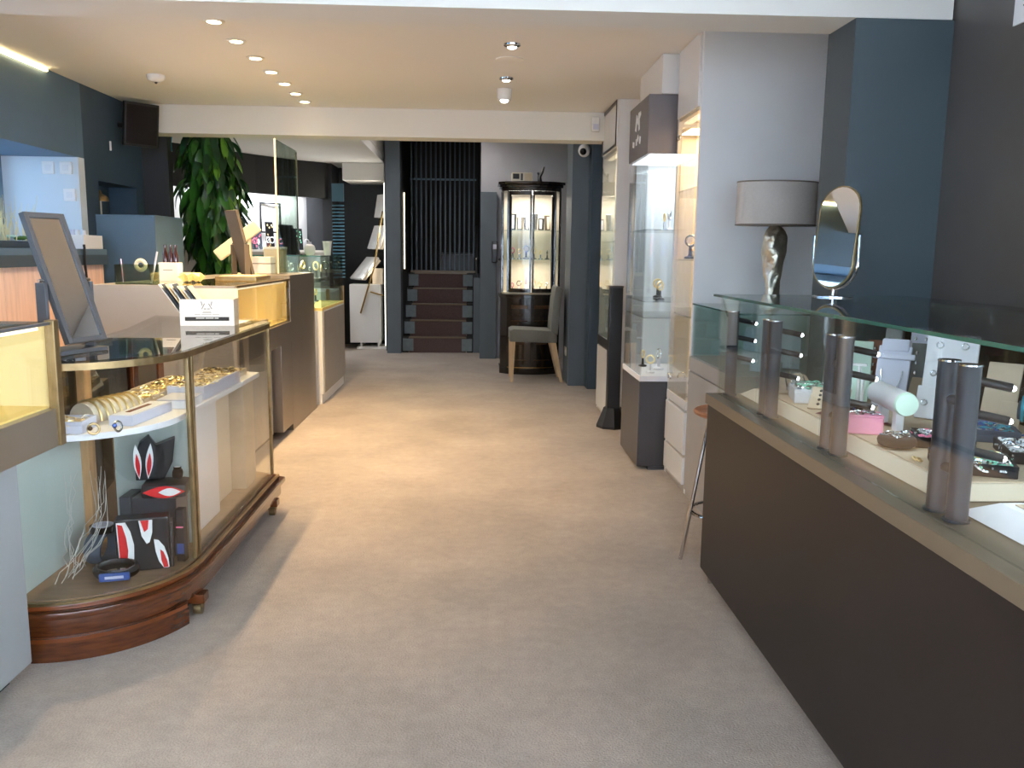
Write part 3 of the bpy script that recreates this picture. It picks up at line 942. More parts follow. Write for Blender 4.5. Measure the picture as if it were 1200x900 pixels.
card('middle of three stepped white earring cards with hoops', 1.52, 2.71, ZP, 0.10, 0.185, R(14), R(-42), 'felt_white', 0.012,
     [('silver', lambda q, w, h, y: [q.torus((a * w / 4.2, y, h * 0.78), 0.009, 0.003, (PI / 2, 0, 0), 12, 5) for a in (-1, 1)])])
card('tallest of three stepped white earring cards behind the posts', 1.575, 2.755, ZP, 0.16, 0.27, R(10), R(-42), 'felt_white', 0.012,
     [('silver', lambda q, w, h, y: [q.torus((a * w / 4.2, y, h * 0.86), 0.011, 0.003, (PI / 2, 0, 0), 12, 5) for a in (-1, 1)])])
# black ring-shaped bracelet cushion
t = thing('bangle_cushion', 'black oval bracelet ring in front of the pink box', 'bracelet', (1.19, 2.25, ZP))
MB().torus((1.17, 2.27, ZP + 0.018), 0.036, 0.016, (0, 0, 0), 24, 10).build('ring', 'velvet_black', t, smooth=True)
jewels(t, 1.145, 2.245, 1.195, 2.295, ZP + 0.034, 16, ['silver'], 12, 1.0)
tray('long black tray of silver rings behind the paired posts', 1.315, 2.30, ZP, 0.15, 0.14, 0.03, R(-22), 'velvet_black', 'velvet_black', ['silver', 'silver', 'gem_pink'], 190, 6, big=1.25)
tray('black tray of silver and mint brooches nearest the white rim', 1.24, 2.03, ZP, 0.18, 0.16, 0.03, R(-22), 'velvet_black', 'velvet_black', ['silver', 'gem_mint', 'gold', 'silver'], 120, 7, big=1.6)
tray('slate blue tray of bracelets below the beige card', 1.50, 2.42, ZP, 0.17, 0.2, 0.035, R(-22), 'velvet_slate', 'velvet_slate', ['silver', 'gem_blue', 'gem_teal'], 150, 8, big=1.5)
tray('black pad of mixed silver jewellery on the white rimmed slab', 1.38, 1.55, ZP + 0.004, 0.26, 0.24, 0.03, R(-10), 'velvet_black', 'velvet_black', ['silver', 'gem_pink'], 150, 18, big=1.4)
tray('black tray of silver chains between the slate and brooch trays', 1.465, 2.15, ZP, 0.13, 0.2, 0.03, R(-22), 'velvet_black', 'velvet_black', ['silver', 'silver', 'felt_white'], 160, 19, big=1.5)
tray('slate blue tray of pendants against the back glass', 1.655, 2.14, ZP, 0.13, 0.2, 0.03, R(-12), 'velvet_slate', 'velvet_slate', ['silver', 'gem_pink', 'gold'], 120, 20, big=1.4)
for k, (x, y, h, w, mt, lab) in enumerate(((1.575, 3.16, 0.26, 0.06, 'felt_grey', 'tall narrow grey pendant board at the far end of the counter'), (1.645, 3.09, 0.27, 0.07, 'felt_lilac', 'tall pale pendant board by the back glass'),
                                           (1.60, 3.29, 0.2, 0.11, 'rust', 'rust coloured backing board at the far end of the counter'), (1.60, 2.98, 0.22, 0.08, 'felt_grey', 'wide grey earring board behind the low white tray'), (1.40, 3.28, 0.17, 0.06, 'felt_grey', 'short grey pendant board beside the beige cushion'))):
    card(lab, x, y, ZP, w, h, R(16), R(-35), mt, 0.012, [('silver', lambda q, w, h, y: [q.sph((a * w / 4, y, b * h / 6), 0.005, 0.003, 0.008, 6, 4) for a in (-1, 1) for b in (2, 3, 4, 5)])])
# small loose gold pieces
for k, (x, y, lab) in enumerate([(1.145, 2.12, 'small gold hoop earring lying by the black bracelet ring'), (1.15, 2.02, 'row of small gold links lying on the beige felt'), (1.135, 1.945, 'gold clip earring near the paired posts')]):
    m = MB()
    for j in range(4 if k == 1 else 2):
        m.torus((x + 0.004 * j, y - 0.014 * j, ZP + 0.004), 0.007, 0.0022, (0.4, 0.3, 0), 12, 5)
    tag(m.build('gold_earring', 'gold', smooth=True), lab, 'earring')
# standing mint flower brooch
t = thing('flower_brooch', 'pale mint and white flower brooch on the black tray', 'brooch', (1.26, 1.93, ZP + 0.03))
m = MB()
for k in range(6):
    a = 2 * PI * k / 6
    m.sph((1.25 + 0.018 * math.cos(a), 2.04 + 0.018 * math.sin(a), ZP + 0.04), 0.014, 0.009, 0.007, 8, 5)
m.build('petals', 'gem_mint', t, smooth=True)
MB().sph((1.25, 2.04, ZP + 0.043), 0.01).build('heart', 'felt_white', t, smooth=True)
# tall beige card and bangles
card('tall beige pendant card leaning behind the turquoise bangles', 1.655, 2.60, ZP, 0.10, 0.20, R(18), R(-48), 'felt_beige', 0.01)
card('short beige card in front of the tall beige pendant card', 1.63, 2.50, ZP, 0.06, 0.09, R(20), R(-48), 'felt_beige', 0.01)
t = thing('bangle_roll', 'slate roll carrying turquoise, blue and silver bangles', 'bangles', (1.53, 2.06, ZP + 0.03))
MB().cyl((1.62, 2.44, ZP + 0.075), (1.715, 2.36, ZP + 0.075), 0.028, n=18).build('roll', 'velvet_slate', t, smooth=True)
MB().box(1.65, 2.385, ZP, 1.685, 2.415, ZP + 0.05).build('foot', 'velvet_slate', t)
for k, mt in enumerate(['gem_teal', 'silver', 'gem_blue', 'gem_teal', 'silver', 'gem_blue']):
    f = 0.1 + k * 0.15
    MB().torus((1.62 + 0.095 * f, 2.44 - 0.08 * f, ZP + 0.08), 0.037, 0.0055, (PI / 2, 0, R(53)), 20, 6).build('bangle', mt, t, smooth=True)
t = thing('small_jewel_box', 'small red jewel box on a brown stand behind the white cards', 'box', (1.56, 2.44, ZP))
MB().cyl((1.70, 2.86, ZP), (1.70, 2.86, ZP + 0.19), 0.014, n=12).build('stand', 'rust', t, smooth=True)
MB().box(1.68, 2.84, ZP + 0.19, 1.72, 2.88, ZP + 0.24).build('box', 'pink_card', t, bevel=0.003)

# ---- table mirror on the counter
t = thing('table_mirror', 'oval tilting vanity mirror on a round foot on the glass counter', 'mirror', (0, 0, 0))
MB().lathe((0, 0, 0), [(0.075, 0), (0.075, 0.004), (0.06, 0.007), (0.012, 0.009)], 28).build('base', 'chrome', t, smooth=True)
MB().cyl((0, 0, 0.009), (0, 0, 0.032), 0.006, n=10).build('stem', 'chrome', t, smooth=True)
w_, h_ = 0.092, 0.195      # half sizes of the pill-shaped glass
def pill(w, h, n=14):
    r = w
    return [(r * math.cos(PI * i / n), (h - r) + r * math.sin(PI * i / n)) for i in range(n + 1)] + [(-r * math.cos(PI * i / n), -(h - r) - r * math.sin(PI * i / n)) for i in range(n + 1)]
MB().tube([(0.101 * math.cos(a), 0, 0.03 + 0.105 + (0.105 if True else 0) * math.sin(a)) for a in [PI + PI * i / 20 for i in range(21)]] , 0.005, 8).build('yoke', 'chrome', t, smooth=True)
for s in (-1, 1):
    MB().tube([(s * 0.101, 0, 0.133), (s * 0.101, 0, 0.235)], 0.005, 8).build('yoke_arm', 'chrome', t, smooth=True)
Tm = Matrix.Translation((0, 0, 0.228)) @ Euler((R(-6), 0, 0)).to_matrix().to_4x4() @ Euler((PI / 2, 0, 0)).to_matrix().to_4x4()
m = MB()
m.T = Tm
m.prism(pill(w_, h_), -0.004, 0.004)
fr = m.build('frame', 'old_brass', t)
m = MB()
m.T = Tm
m.prism(pill(w_ - 0.006, h_ - 0.006), 0.0042, 0.0055)
m.build('glass', 'mirror', fr)
t.location = (1.385, 3.27, 1.1985)
turn(t, R(-60))

# ---- low glass-topped cabinet behind the counter
lc = thing('glass_top_cabinet', 'low pale grey drawer cabinet with a green glass box on top', 'cabinet', (1.5, 4.25, 0))
MB().box(1.2, 3.86, 0.0, 1.86, 4.675, 0.80).build('body', 'grey_lam', lc)
MB().box(1.188, 3.87, 0.725, 1.199, 4.665, 0.798).build('drawer', 'grey_lam', lc, bevel=0.002)
MB().box(1.188, 3.87, 0.04, 1.199, 4.665, 0.715).build('door', 'grey_lam', lc, bevel=0.002)
MB().box(1.203, 3.863, 0.801, 1.209, 4.672, 1.082).build('front_pane', 'glass_low', lc)
MB().box(1.21, 3.863, 0.801, 1.84, 3.869, 1.082).build('end_pane', 'glass_low', lc)
MB().box(1.21, 4.666, 0.801, 1.84, 4.672, 1.082).build('end_pane', 'glass_low', lc)
tp = MB().box(1.2, 3.86, 1.083, 1.85, 4.675, 1.091).build('glass_top', 'glass_low', lc)
MB().box(1.196, 3.86, 1.0832, 1.1998, 4.675, 1.0908).build('polished_edge', 'edge_green', tp)
MB().box(1.2, 3.856, 1.0832, 1.85, 3.8598, 1.0908).build('polished_edge', 'edge_green', tp)
for k, (x, y, w, rz) in enumerate([(1.4, 4.25, 0.1, -30), (1.55, 4.1, 0.08, -25), (1.62, 4.35, 0.1, -35), (1.35, 4.0, 0.07, -20)]):
    card(['grey pendant card in the green glass box', 'narrow grey pendant card beside it in the green glass box', 'grey earring board at the back of the green glass box', 'small grey card at the front of the green glass box'][k],
         x, y, 0.801, w, 0.2 - 0.02 * k, R(20), R(rz), 'felt_lilac', 0.01)

# ---- lamp
t = thing('table_lamp', 'table lamp with a taupe drum shade and a twisted silver leaf body', 'lamp', (1.52, 4.35, 1.0915))
LX, LY, LZ = 1.52, 4.35, 1.0915
MB().lathe((LX, LY, LZ), [(0.055, 0), (0.055, 0.008), (0.04, 0.015), (0.03, 0.022)], 24).build('base', 'silver_leaf', t, smooth=True)
prof = [(0.03, 0.022), (0.031, 0.06), (0.030, 0.09), (0.034, 0.13), (0.040, 0.18), (0.047, 0.23), (0.053, 0.28), (0.055, 0.32), (0.050, 0.36), (0.040, 0.39), (0.026, 0.41), (0.02, 0.425)]
m = MB()
vs, fs = [], []
NN = 36
fine = []
for i in range(len(prof) - 1):
    for k in range(4):
        f = k / 4
        fine.append((prof[i][0] * (1 - f) + prof[i + 1][0] * f, prof[i][1] * (1 - f) + prof[i + 1][1] * f))
fine.append(prof[-1])
for r, z in fine:
    for i in range(NN):
        a = 2 * PI * i / NN
        rr = 1.1 * r * (1 + 0.09 * math.sin(3 * a + z * 26) + 0.05 * math.sin(5 * a - z * 40))
        vs.append((LX + rr * math.cos(a), LY + rr * math.sin(a), LZ + z))
for k in range(len(fine) - 1):
    for i in range(NN):
        fs.append((k * NN + i, k * NN + (i + 1) % NN, (k + 1) * NN + (i + 1) % NN, (k + 1) * NN + i))
fs += [tuple(range(NN))[::-1], tuple(range((len(fine) - 1) * NN, len(fine) * NN))]
m.add(vs, fs).build('body', 'silver_leaf', t, smooth=True)
sh = MB().lathe((LX, LY, LZ + 0.415), [(0.20, 0), (0.204, 0.0), (0.204, 0.215), (0.20, 0.215), (0.197, 0.21), (0.197, 0.005)], 40, sy=0.6).build('shade', 'shade_fabric', t, smooth=True)
MB().lathe((LX, LY, LZ + 0.413), [(0.206, 0), (0.206, 0.006), (0.205, 0.007)], 40, sy=0.6).build('trim', 'frame_brown', sh, smooth=True)
MB().lathe((LX, LY, LZ + 0.624), [(0.206, 0), (0.206, 0.006), (0.205, 0.007)], 40, sy=0.6).build('trim', 'frame_brown', sh, smooth=True)

# ---- stool
t = thing('bar_stool', 'round wooden seat stool with thin chrome legs at the end of the counter', 'stool', (1.12, 3.645, 0))
MB().lathe((1.13, 3.645, 0.655), [(0.15, 0), (0.165, 0.008), (0.168, 0.018), (0.16, 0.026), (0.05, 0.022)], 32).build('seat', 'cork', t, smooth=True)
for k in range(4):
    a = PI + k * PI / 2 + 0.05
    lx, ly = math.cos(a), math.sin(a)
    MB().tube([(1.13 + 0.10 * lx, 3.645 + 0.10 * ly, 0.655), (1.13 + 0.205 * lx, 3.645 + 0.195 * ly, 0.002)], 0.009, 8).build('leg', 'chrome', t, smooth=True)
MB().torus((1.13, 3.645, 0.22), 0.162, 0.008, (0, 0, 0), 36, 8).build('foot_ring', 'chrome', t, smooth=True)

# ---- tall white display tower (nearest)
t1 = thing('display_tower', 'tall white display tower with a glass door and plain white end panel', 'display cabinet', (1.5, 4.95, 0))
MB().box(1.2, 4.685, 0.0, 1.88, 4.715, 2.528).build('end_panel', 'white_lam', t1, bevel=0.002)
MB().box(1.2, 5.195, 0.0, 1.88, 5.225, 2.528).build('end_panel', 'white_lam', t1, bevel=0.002)
MB().box(1.85, 4.716, 0.0, 1.88, 5.194, 2.528).build('back_panel', 'warm_lining', t1)
MB().box(1.205, 4.716, 0.0, 1.849, 5.194, 0.04).build('plinth', 'grey_lam', t1)
for k, (z0, z1) in enumerate(((0.045, 0.205), (0.22, 0.465))):
    MB().box(1.185, 4.72, z0, 1.205, 5.19, z1).build('drawer', 'white_gloss', t1, bevel=0.003)
MB().box(1.206, 4.716, 0.041, 1.849, 5.194, 0.50).build('carcass', 'grey_lam', t1)
MB().box(1.19, 4.72, 0.48, 1.205, 5.19, 0.53).build('bottom_rail', 'white_gloss', t1)
MB().box(1.188, 4.72, 2.145, 1.204, 5.19, 2.526).build('header_panel', 'white_gloss', t1, bevel=0.003)
MB().box(1.205, 4.716, 2.13, 1.849, 5.194, 2.16).build('canopy', 'warm_lining', t1)
dr = MB().box(1.190, 4.722, 0.535, 1.196, 5.188, 2.14).build('glass_door', 'glass', t1)
for z in (0.62, 2.03):
    for y in (4.78, 4.83):
        MB().cyl((1.184, y + 0.33, z), (1.1895, y + 0.33, z), 0.017, n=16).build('hinge', 'chrome', dr, smooth=True)
for z in (1.0, 1.32, 1.72):
    MB().box(1.21, 4.718, z, 1.84, 5.192, z + 0.008).build('glass_shelf', 'glass', t1)
MB().box(1.23, 4.73, 2.118, 1.27, 5.18, 2.129).build('strip_light', 'led_faint', t1)
MB().box(1.22, 5.188, 0.60, 1.84, 5.194, 2.1).build('mirror_lining', 'mirror', t1)
light('tower_lamp', 'AREA', (1.45, 4.95, 2.11), 5, (1, 0.62, 0.30), 0.3, (0, 0, 0), parent=t1)

# ---- projecting vitrine tower with grey header
t2 = thing('display_tower', 'projecting glass vitrine with a dark base and a grey emblem header', 'display cabinet', (1.4, 5.57, 0))
MB().box(1.10, 5.24, 0.0, 1.88, 5.94, 0.02).build('floor_plate', 'base_dark', t2)
MB().box(1.03, 5.255, 0.0201, 1.55, 5.88, 0.565).build('base', 'base_dark', t2, bevel=0.003)
MB().box(1.03, 5.255, 0.566, 1.55, 5.88, 0.60).build('display_floor', 'felt_white', t2)
MB().box(1.034, 5.262, 0.601, 1.040, 5.872, 1.955).build('front_pane', 'glass', t2)
MB().box(1.041, 5.259, 0.601, 1.50, 5.265, 1.955).build('end_pane', 'glass', t2)
MB().box(1.041, 5.872, 0.601, 1.50, 5.878, 1.955).build('end_pane', 'glass', t2)
hd = MB().box(1.028, 5.25, 1.956, 1.55, 5.885, 2.30).build('header', 'header_grey', t2, bevel=0.003)
MB().box(1.05, 5.27, 1.945, 1.52, 5.86, 1.9555).build('lamp_panel', 'led_dim', hd)
# emblem on the header: two leaning strokes, a notch and small marks below
em = MB()
for y, z, dy, dz, a in ((5.64, 2.185, 0.035, 0.10, 20), (5.55, 2.185, 0.035, 0.11, -8), (5.60, 2.20, 0.07, 0.03, 35), (5.52, 2.22, 0.05, 0.025, -25),
                        (5.72, 2.06, 0.05, 0.035, 10), (5.62, 2.065, 0.03, 0.04, 0), (5.57, 2.085, 0.035, 0.03, 45), (5.50, 2.065, 0.03, 0.045, 15)):
    em.rb((1.0265, y, z), (0.003, dy, dz), (R(a), 0, 0))
em.build('emblem', 'card_white', hd)
MB().box(1.56, 5.24, 0.0201, 1.88, 5.945, 2.528).build('back_cabinet', 'white_lam', t2)
MB().box(1.10, 5.24, 2.302, 1.559, 5.94, 2.528).build('top_box', 'white_gloss', t2, bevel=0.002)
MB().box(1.085, 5.9, 0.0201, 1.559, 5.94, 2.301).build('side_stile', 'white_gloss', t2, bevel=0.002)
for z in (0.96, 1.06, 1.5):
    MB().box(1.045, 5.268, z, 1.5, 5.868, z + 0.007).build('glass_shelf', 'glass', t2)
MB().box(1.50, 5.268, 0.601, 1.555, 5.868, 1.944).build('back_panel', 'felt_lilac', t2)
light('vitrine_lamp', 'AREA', (1.3, 5.57, 1.93), 1.4, (0.72, 0.86, 1.0), 0.3, (0, 0, 0), parent=t2)

# ---- far tower
t3 = thing('display_tower', 'far white display tower with a black edged glass front', 'display cabinet', (1.3, 7.12, 0))
MB().box(1.09, 6.745, 0.0, 1.88, 6.775, 2.528).build('end_panel', 'white_lam', t3, bevel=0.002)
MB().box(1.09, 7.475, 0.0, 1.88, 7.505, 2.528).build('end_panel', 'white_lam', t3, bevel=0.002)
MB().box(1.85, 6.776, 0.0, 1.88, 7.474, 2.528).build('back_panel', 'warm_lining', t3)
MB().box(1.09, 6.776, 0.0, 1.849, 7.474, 0.61).build('carcass', 'grey_lam', t3)
MB().box(1.076, 6.78, 0.03, 1.089, 7.47, 0.57).build('door', 'white_gloss', t3, bevel=0.003)
MB().box(1.076, 6.78, 0.58, 1.089, 7.47, 0.66).build('black_rail', 'black_plastic', t3)
hp = MB().box(1.078, 6.76, 2.18, 1.089, 7.49, 2.526).build('header_panel', 'white_gloss', t3)
m = MB()
m.box(1.072, 6.76, 2.18, 1.0775, 6.785, 2.526).box(1.072, 7.465, 2.18, 1.0775, 7.49, 2.526).box(1.072, 6.785, 2.50, 1.0775, 7.465, 2.526).box(1.072, 6.785, 2.18, 1.0775, 7.465, 2.2)
m.build('black_border', 'black_plastic', hp)
MB().box(1.08, 6.78, 0.661, 1.086, 7.47, 2.178).build('glass_door', 'glass', t3)
MB().box(1.09, 6.776, 2.15, 1.849, 7.474, 2.179).build('canopy', 'warm_lining', t3)
for z in (1.05, 1.45, 1.8):
    MB().box(1.095, 6.778, z, 1.84, 7.472, z + 0.008).build('glass_shelf', 'glass_green', t3)
MB().box(1.12, 6.8, 2.14, 1.16, 7.45, 2.149).build('strip_light', 'led_faint', t3)
light('tower_lamp', 'AREA', (1.35, 7.12, 2.12), 2.5, (1, 0.82, 0.58), 0.3, (0, 0, 0), parent=t3)

# ---- black sign stand between towers
t = thing('floor_stand', 'narrow black floor stand with a flared octagonal foot', 'stand', (1.08, 6.6, 0))
MB().lathe((1.085, 6.6, 0), [(0.125, 0), (0.125, 0.02), (0.085, 0.12), (0.07, 0.16)], 8).build('foot', 'black_plastic', t)
MB().box(1.035, 6.555, 0.155, 1.135, 6.645, 1.10).build('column', 'black_plastic', t, bevel=0.004)
MB().box(1.032, 6.552, 1.1005, 1.138, 6.648, 1.112).build('cap', 'base_dark', t)

# small items on the tower shelves
rnd = random.Random(5)
def figurine(x, y, z, label, mats, s=1.0, group=None, name='jewel_stand', cat='jewellery'):
    t = thing(name, label, cat, (x, y, z), group)
    MB().lathe((x, y, z), [(0.025 * s, 0), (0.025 * s, 0.008 * s), (0.008 * s, 0.014 * s), (0.006 * s, 0.05 * s)], 12).build('foot', mats[0], t, smooth=True)
    MB().torus((x, y, z + 0.075 * s), 0.022 * s, 0.005 * s, (PI / 2, 0, rnd.uniform(0, 3)), 14, 6).build('ring', mats[1], t, smooth=True)
    return t
CN = {'silver': 'silver', 'felt_white': 'white', 'black_plastic': 'black', 'gold': 'gold', 'frame_grey': 'grey', 'gem_blue': 'blue', 'burgundy': 'burgundy', 'gem_pink': 'pink', 'old_brass': 'brass', 'frame_brown': 'brown'}
k = 0
SH = ['bottom', 'second lowest', 'third lowest', 'top']
for (X0, X1, ya, yb, zs, nm) in ((1.27, 1.6, 4.78, 5.12, (0.501, 1.009, 1.329), 'white tower'), (1.12, 1.4, 5.33, 5.8, (0.601, 1.068, 1.508), 'vitrine'), (1.16, 1.5, 6.85, 7.4, (0.612, 1.059, 1.459, 1.809), 'far tower')):
    for z in zs:
        for j in range(3):
            ms = [rnd.choice(['silver', 'felt_white', 'black_plastic']), rnd.choice(['silver', 'gold'])]
            figurine(rnd.uniform(X0, X1), ya + (yb - ya) * (j + 0.5) / 3, z + 0.0005, CN[ms[0]] + ' ring stand with ' + CN[ms[1]] + ' loop, ' + SH[zs.index(z)] + ' level of the ' + nm,
                     ms, rnd.uniform(0.9, 1.5), 'ring stands in the ' + nm)


# ================================================================ left side, front
# ---- near-left counter with cream-lined glass case
c1 = thing('lined_counter', 'grey counter topped by a cream-lined glass case with a bronze corner post', 'display counter', (-1.65, 2.1, 0))
MB().box(-2.0, 1.3, 0.05, -1.40, 2.605, 0.70).build('body', 'grey_front', c1, bevel=0.003)
MB().box(-1.97, 1.32, 0.0, -1.45, 2.56, 0.049).build('plinth', 'black_matte', c1)
MB().box(-2.0, 1.3, 0.735, -1.305, 2.70, 0.855).build('fascia', 'bronze_metal', c1, bevel=0.003)
MB().box(-1.98, 1.32, 0.701, -1.42, 2.58, 0.734).build('shadow_gap', 'black_matte', c1)
MB().box(-1.99, 1.32, 0.8555, -1.33, 2.68, 0.862).build('case_floor', 'cream_floor', c1)
MB().box(-2.0, 2.68, 0.856, -1.325, 2.70, 1.115).build('end_lining', 'cream', c1)
MB().box(-2.0, 1.32, 0.863, -1.98, 2.679, 1.115).build('back_lining', 'cream', c1)
MB().box(-1.325, 2.675, 0.737, -1.295, 2.708, 1.13).build('corner_post', 'old_brass', c1, bevel=0.003)
MB().box(-1.314, 1.3, 0.863, -1.308, 2.674, 1.115).build('front_pane', 'glass', c1)
tp = MB().box(-2.0, 1.3, 1.116, -1.326, 2.70, 1.124).build('glass_top', 'glass_top', c1)
MB().box(-1.3255, 1.3, 1.116, -1.305, 2.674, 1.124).build('edge_strip', 'frame_grey', tp)
MB().box(-1.38, 1.34, 1.10, -1.335, 2.66, 1.114).build('strip_light', 'led_faint', c1)
light('case_lamp', 'AREA', (-1.55, 2.15, 1.09), 0.5, (1, 0.86, 0.6), 0.2, (0, 0, 0), size_y=0.9, parent=c1)
t = thing('glass_ornament', 'small clear glass ornament on the cream case floor', 'ornament', (-1.5, 2.5, 0.8625))
MB().prism([(-1.60, 2.46), (-1.5, 2.46), (-1.47, 2.52), (-1.57, 2.55)], 0.8625, 0.885).build('block', 'acrylic', t, bevel=0.004)

# ---- curved antique glass case
CX, CY, RX, RY = -1.45, 3.15, 0.40, 0.42
def case_arc(d, a0=-90, a1=0, n=18):
    return [(CX + (RX + d) * math.cos(R(a0 + (a1 - a0) * i / n)), CY + (RY + d) * math.sin(R(a0 + (a1 - a0) * i / n))) for i in range(n + 1)]
def case_outline(d):
    return [(-1.50 - d, 2.73 - d)] + case_arc(d) + [(-1.05 + d, 4.36 + d), (-1.73 - d, 4.72 + d), (-1.56 - d, 3.9), (-1.50 - d, 3.3)]
cc = thing('curved_showcase', 'antique curved glass showcase on a polished mahogany plinth', 'showcase', (-1.3, 3.5, 0))
MB().prism(case_outline(0.035), 0.085, 0.15).build('plinth_body', 'mahogany', cc, bevel=0.008, smooth=True)
MB().prism(case_outline(0.055), 0.15, 0.175).build('plinth_moulding', 'mahogany', cc, bevel=0.008, smooth=True)
MB().prism(case_outline(0.03), 0.175, 0.192).build('sill', 'mahogany_plain', cc, bevel=0.004, smooth=True)
MB().wall([(-1.5, 2.703)] + case_arc(0.027) + [(-1.023, 4.36)], 0.012, 0.1925, 0.203).build('sill_bead', 'old_brass', cc)
MB().wall(case_arc(0.03, -90, -20), 0.02, 0.001, 0.09).build('apron', 'mahogany', cc, smooth=True)
MB().wall(case_arc(0.044, -90, -22), 0.01, 0.072, 0.086).build('apron_bead', 'mahogany_plain', cc, smooth=True)
MB().prism(case_outline(0.0), 0.1925, 0.2).build('floor_board', 'case_floor', cc)
for k, (x, y) in enumerate(((-1.03, 3.08), (-1.04, 4.30), (-1.60, 4.55), (-1.50, 2.95))):
    q = MB().box(x - 0.03, y - 0.03, 0.05, x + 0.03, y + 0.03, 0.085).build('foot_block', 'mahogany_plain', cc, bevel=0.004)
    MB().cyl((x - 0.014, y, 0.024), (x + 0.014, y, 0.024), 0.0235, n=16).build('castor', 'old_brass', q, smooth=True)
    MB().box(x - 0.02, y - 0.012, 0.03, x + 0.02, y + 0.012, 0.05).build('castor_fork', 'old_brass', q)
MB().wall([(-1.49, 2.73)] + case_arc(-0.002) , 0.006, 0.201, 0.962).build('curved_pane', 'glass', cc, smooth=True)
MB().wall([(-1.052, 3.18), (-1.052, 4.34)], 0.006, 0.201, 0.962).build('side_pane', 'glass', cc)
MB().wall([(-1.07, 4.36), (-1.71, 4.70)], 0.006, 0.201, 0.962).build('far_pane', 'glass', cc)
MB().wall([(-1.72, 4.68), (-1.56, 3.9), (-1.503, 3.3)], 0.006, 0.201, 0.962).build('back_pane', 'glass_smoked', cc)
MB().wall([(-1.503, 3.24), (-1.503, 2.76)], 0.006, 0.201, 0.70).build('back_panel', 'mint_panel', cc)
MB().wall([(-1.503, 3.24), (-1.503, 2.76)], 0.006, 0.705, 0.962).build('back_pane', 'glass_smoked', cc)
MB().box(-1.40, 3.30, 0.201, -1.115, 3.312, 0.721).build('partition', 'mint_panel', cc)
rim = MB().wall([(-1.49, 2.73)] + case_arc(0.002) + [(-1.048, 4.36)], 0.016, 0.9625, 0.985).build('top_rim', 'old_brass', cc)
MB().wall([(-1.06, 4.365), (-1.73, 4.72), (-1.56, 3.9), (-1.50, 3.3), (-1.50, 2.74)], 0.016, 0.9625, 0.985).build('top_rim', 'old_brass', cc)
MB().prism(case_outline(0.012), 0.9855, 0.9935).build('glass_top', 'glass_top', cc)
for x, y in ((-1.05, 3.13), (-1.05, 3.17), (-1.05, 4.355)):
    MB().box(x - 0.008, y - 0.009, 0.201, x + 0.008, y + 0.009, 0.962).build('post', 'old_brass', cc, bevel=0.003)
MB().box(-1.54, 3.24, 0.201, -1.47, 3.30, 0.962).build('stile', 'tan_wood', cc, bevel=0.004)
MB().box(-1.60, 3.88, 0.201, -1.54, 3.94, 0.962).build('stile', 'mahogany_plain', cc, bevel=0.004)
MB().box(-1.755, 4.62, 0.201, -1.70, 4.70, 0.962).build('stile', 'mahogany_plain', cc, bevel=0.004)
def shelf_outline():
    return [(-1.44, 2.77)] + case_arc(-0.035, -86, 0) + [(-1.085, 4.30), (-1.30, 4.38), (-1.44, 3.9), (-1.44, 3.3)]
MB().prism(shelf_outline(), 0.722, 0.745).build('shelf', 'felt_white', cc, bevel=0.004)
for k, (y0, y1, x1, mt) in enumerate(((3.36, 3.72, -1.13, 'felt_white'), (3.80, 4.05, -1.17, 'felt_cream'), (4.08, 4.27, -1.11, 'felt_beige'))):
    MB().box(-1.38, y0, 0.201, x1, y1, 0.721).build('shelf_support', mt, cc, bevel=0.003)

ZS = 0.7452
# half-round bangle roll
t = thing('bangle_holder', 'cream half-round roll holding gold bangles in the curved showcase', 'bangle holder', (-1.39, 3.08, ZS))
rr = [(0.06 * math.cos(PI * i / 14), 0.065 * math.sin(PI * i / 14)) for i in range(15)]
Tz = Matrix.Translation((-1.385, 3.02, ZS)) @ Euler((0, 0, R(-22))).to_matrix().to_4x4()
m = MB(); m.T = Tz
vs = [(x, 0, z) for x, z in rr] + [(x, 0.24, z) for x, z in rr]
m.add(vs, [tuple(range(15)), tuple(range(15, 30))[::-1]] + [(i, i + 15, i + 16, i + 1) for i in range(14)] + [(0, 14, 29, 15)])
m.build('roll', 'felt_cream', t, smooth=True)
for k in range(7):
    m = MB(); m.T = Tz
    m.tube([(1.07 * x, 0.025 + 0.032 * k, 1.07 * z + 0.002) for x, z in rr], 0.0045, 6)
    m.build('bangle', 'gold', t, smooth=True)
tray('white tray of gold bracelets at the rounded end of the showcase', -1.36, 2.87, ZS, 0.13, 0.13, 0.04, R(4), 'felt_lilac', 'felt_cream', ['gold', 'felt_cream'], 60, 21, big=1.3)
t = thing('necklace_case', 'long slim white box with a dark slot near the curved glass', 'box', (-1.17, 3.06, ZS))
MB().rb((-1.205, 3.09, ZS + 0.018), (0.085, 0.30, 0.036), (0, 0, R(-6))).build('body', 'felt_lilac', t, bevel=0.003)
MB().rb((-1.205, 3.09, ZS + 0.0365), (0.07, 0.28, 0.002), (0, 0, R(-6))).build('lid', 'felt_white', t)
MB().rb((-1.21, 3.08, ZS + 0.0385), (0.016, 0.16, 0.002), (0, 0, R(-6))).build('slot', 'rust', t)
for k, (x, y, mt, lab) in enumerate(((-1.25, 2.80, 'old_brass', 'dark metal dress ring lying on the showcase shelf'), (-1.19, 2.845, 'silver', 'bright silver ring lying on the showcase shelf'))):
    t = thing('dress_ring', lab, 'ring', (x, y, ZS))
    MB().torus((x, y, ZS + 0.019), 0.017, 0.004, (PI / 2.3, 0, R(30 + 40 * k)), 18, 6).build('band', mt, t, smooth=True)
    MB().sph((x - 0.004, y - 0.016, ZS + 0.024), 0.008).build('stone', 'gem_blue' if k else 'lacquer_gold', t, smooth=True)
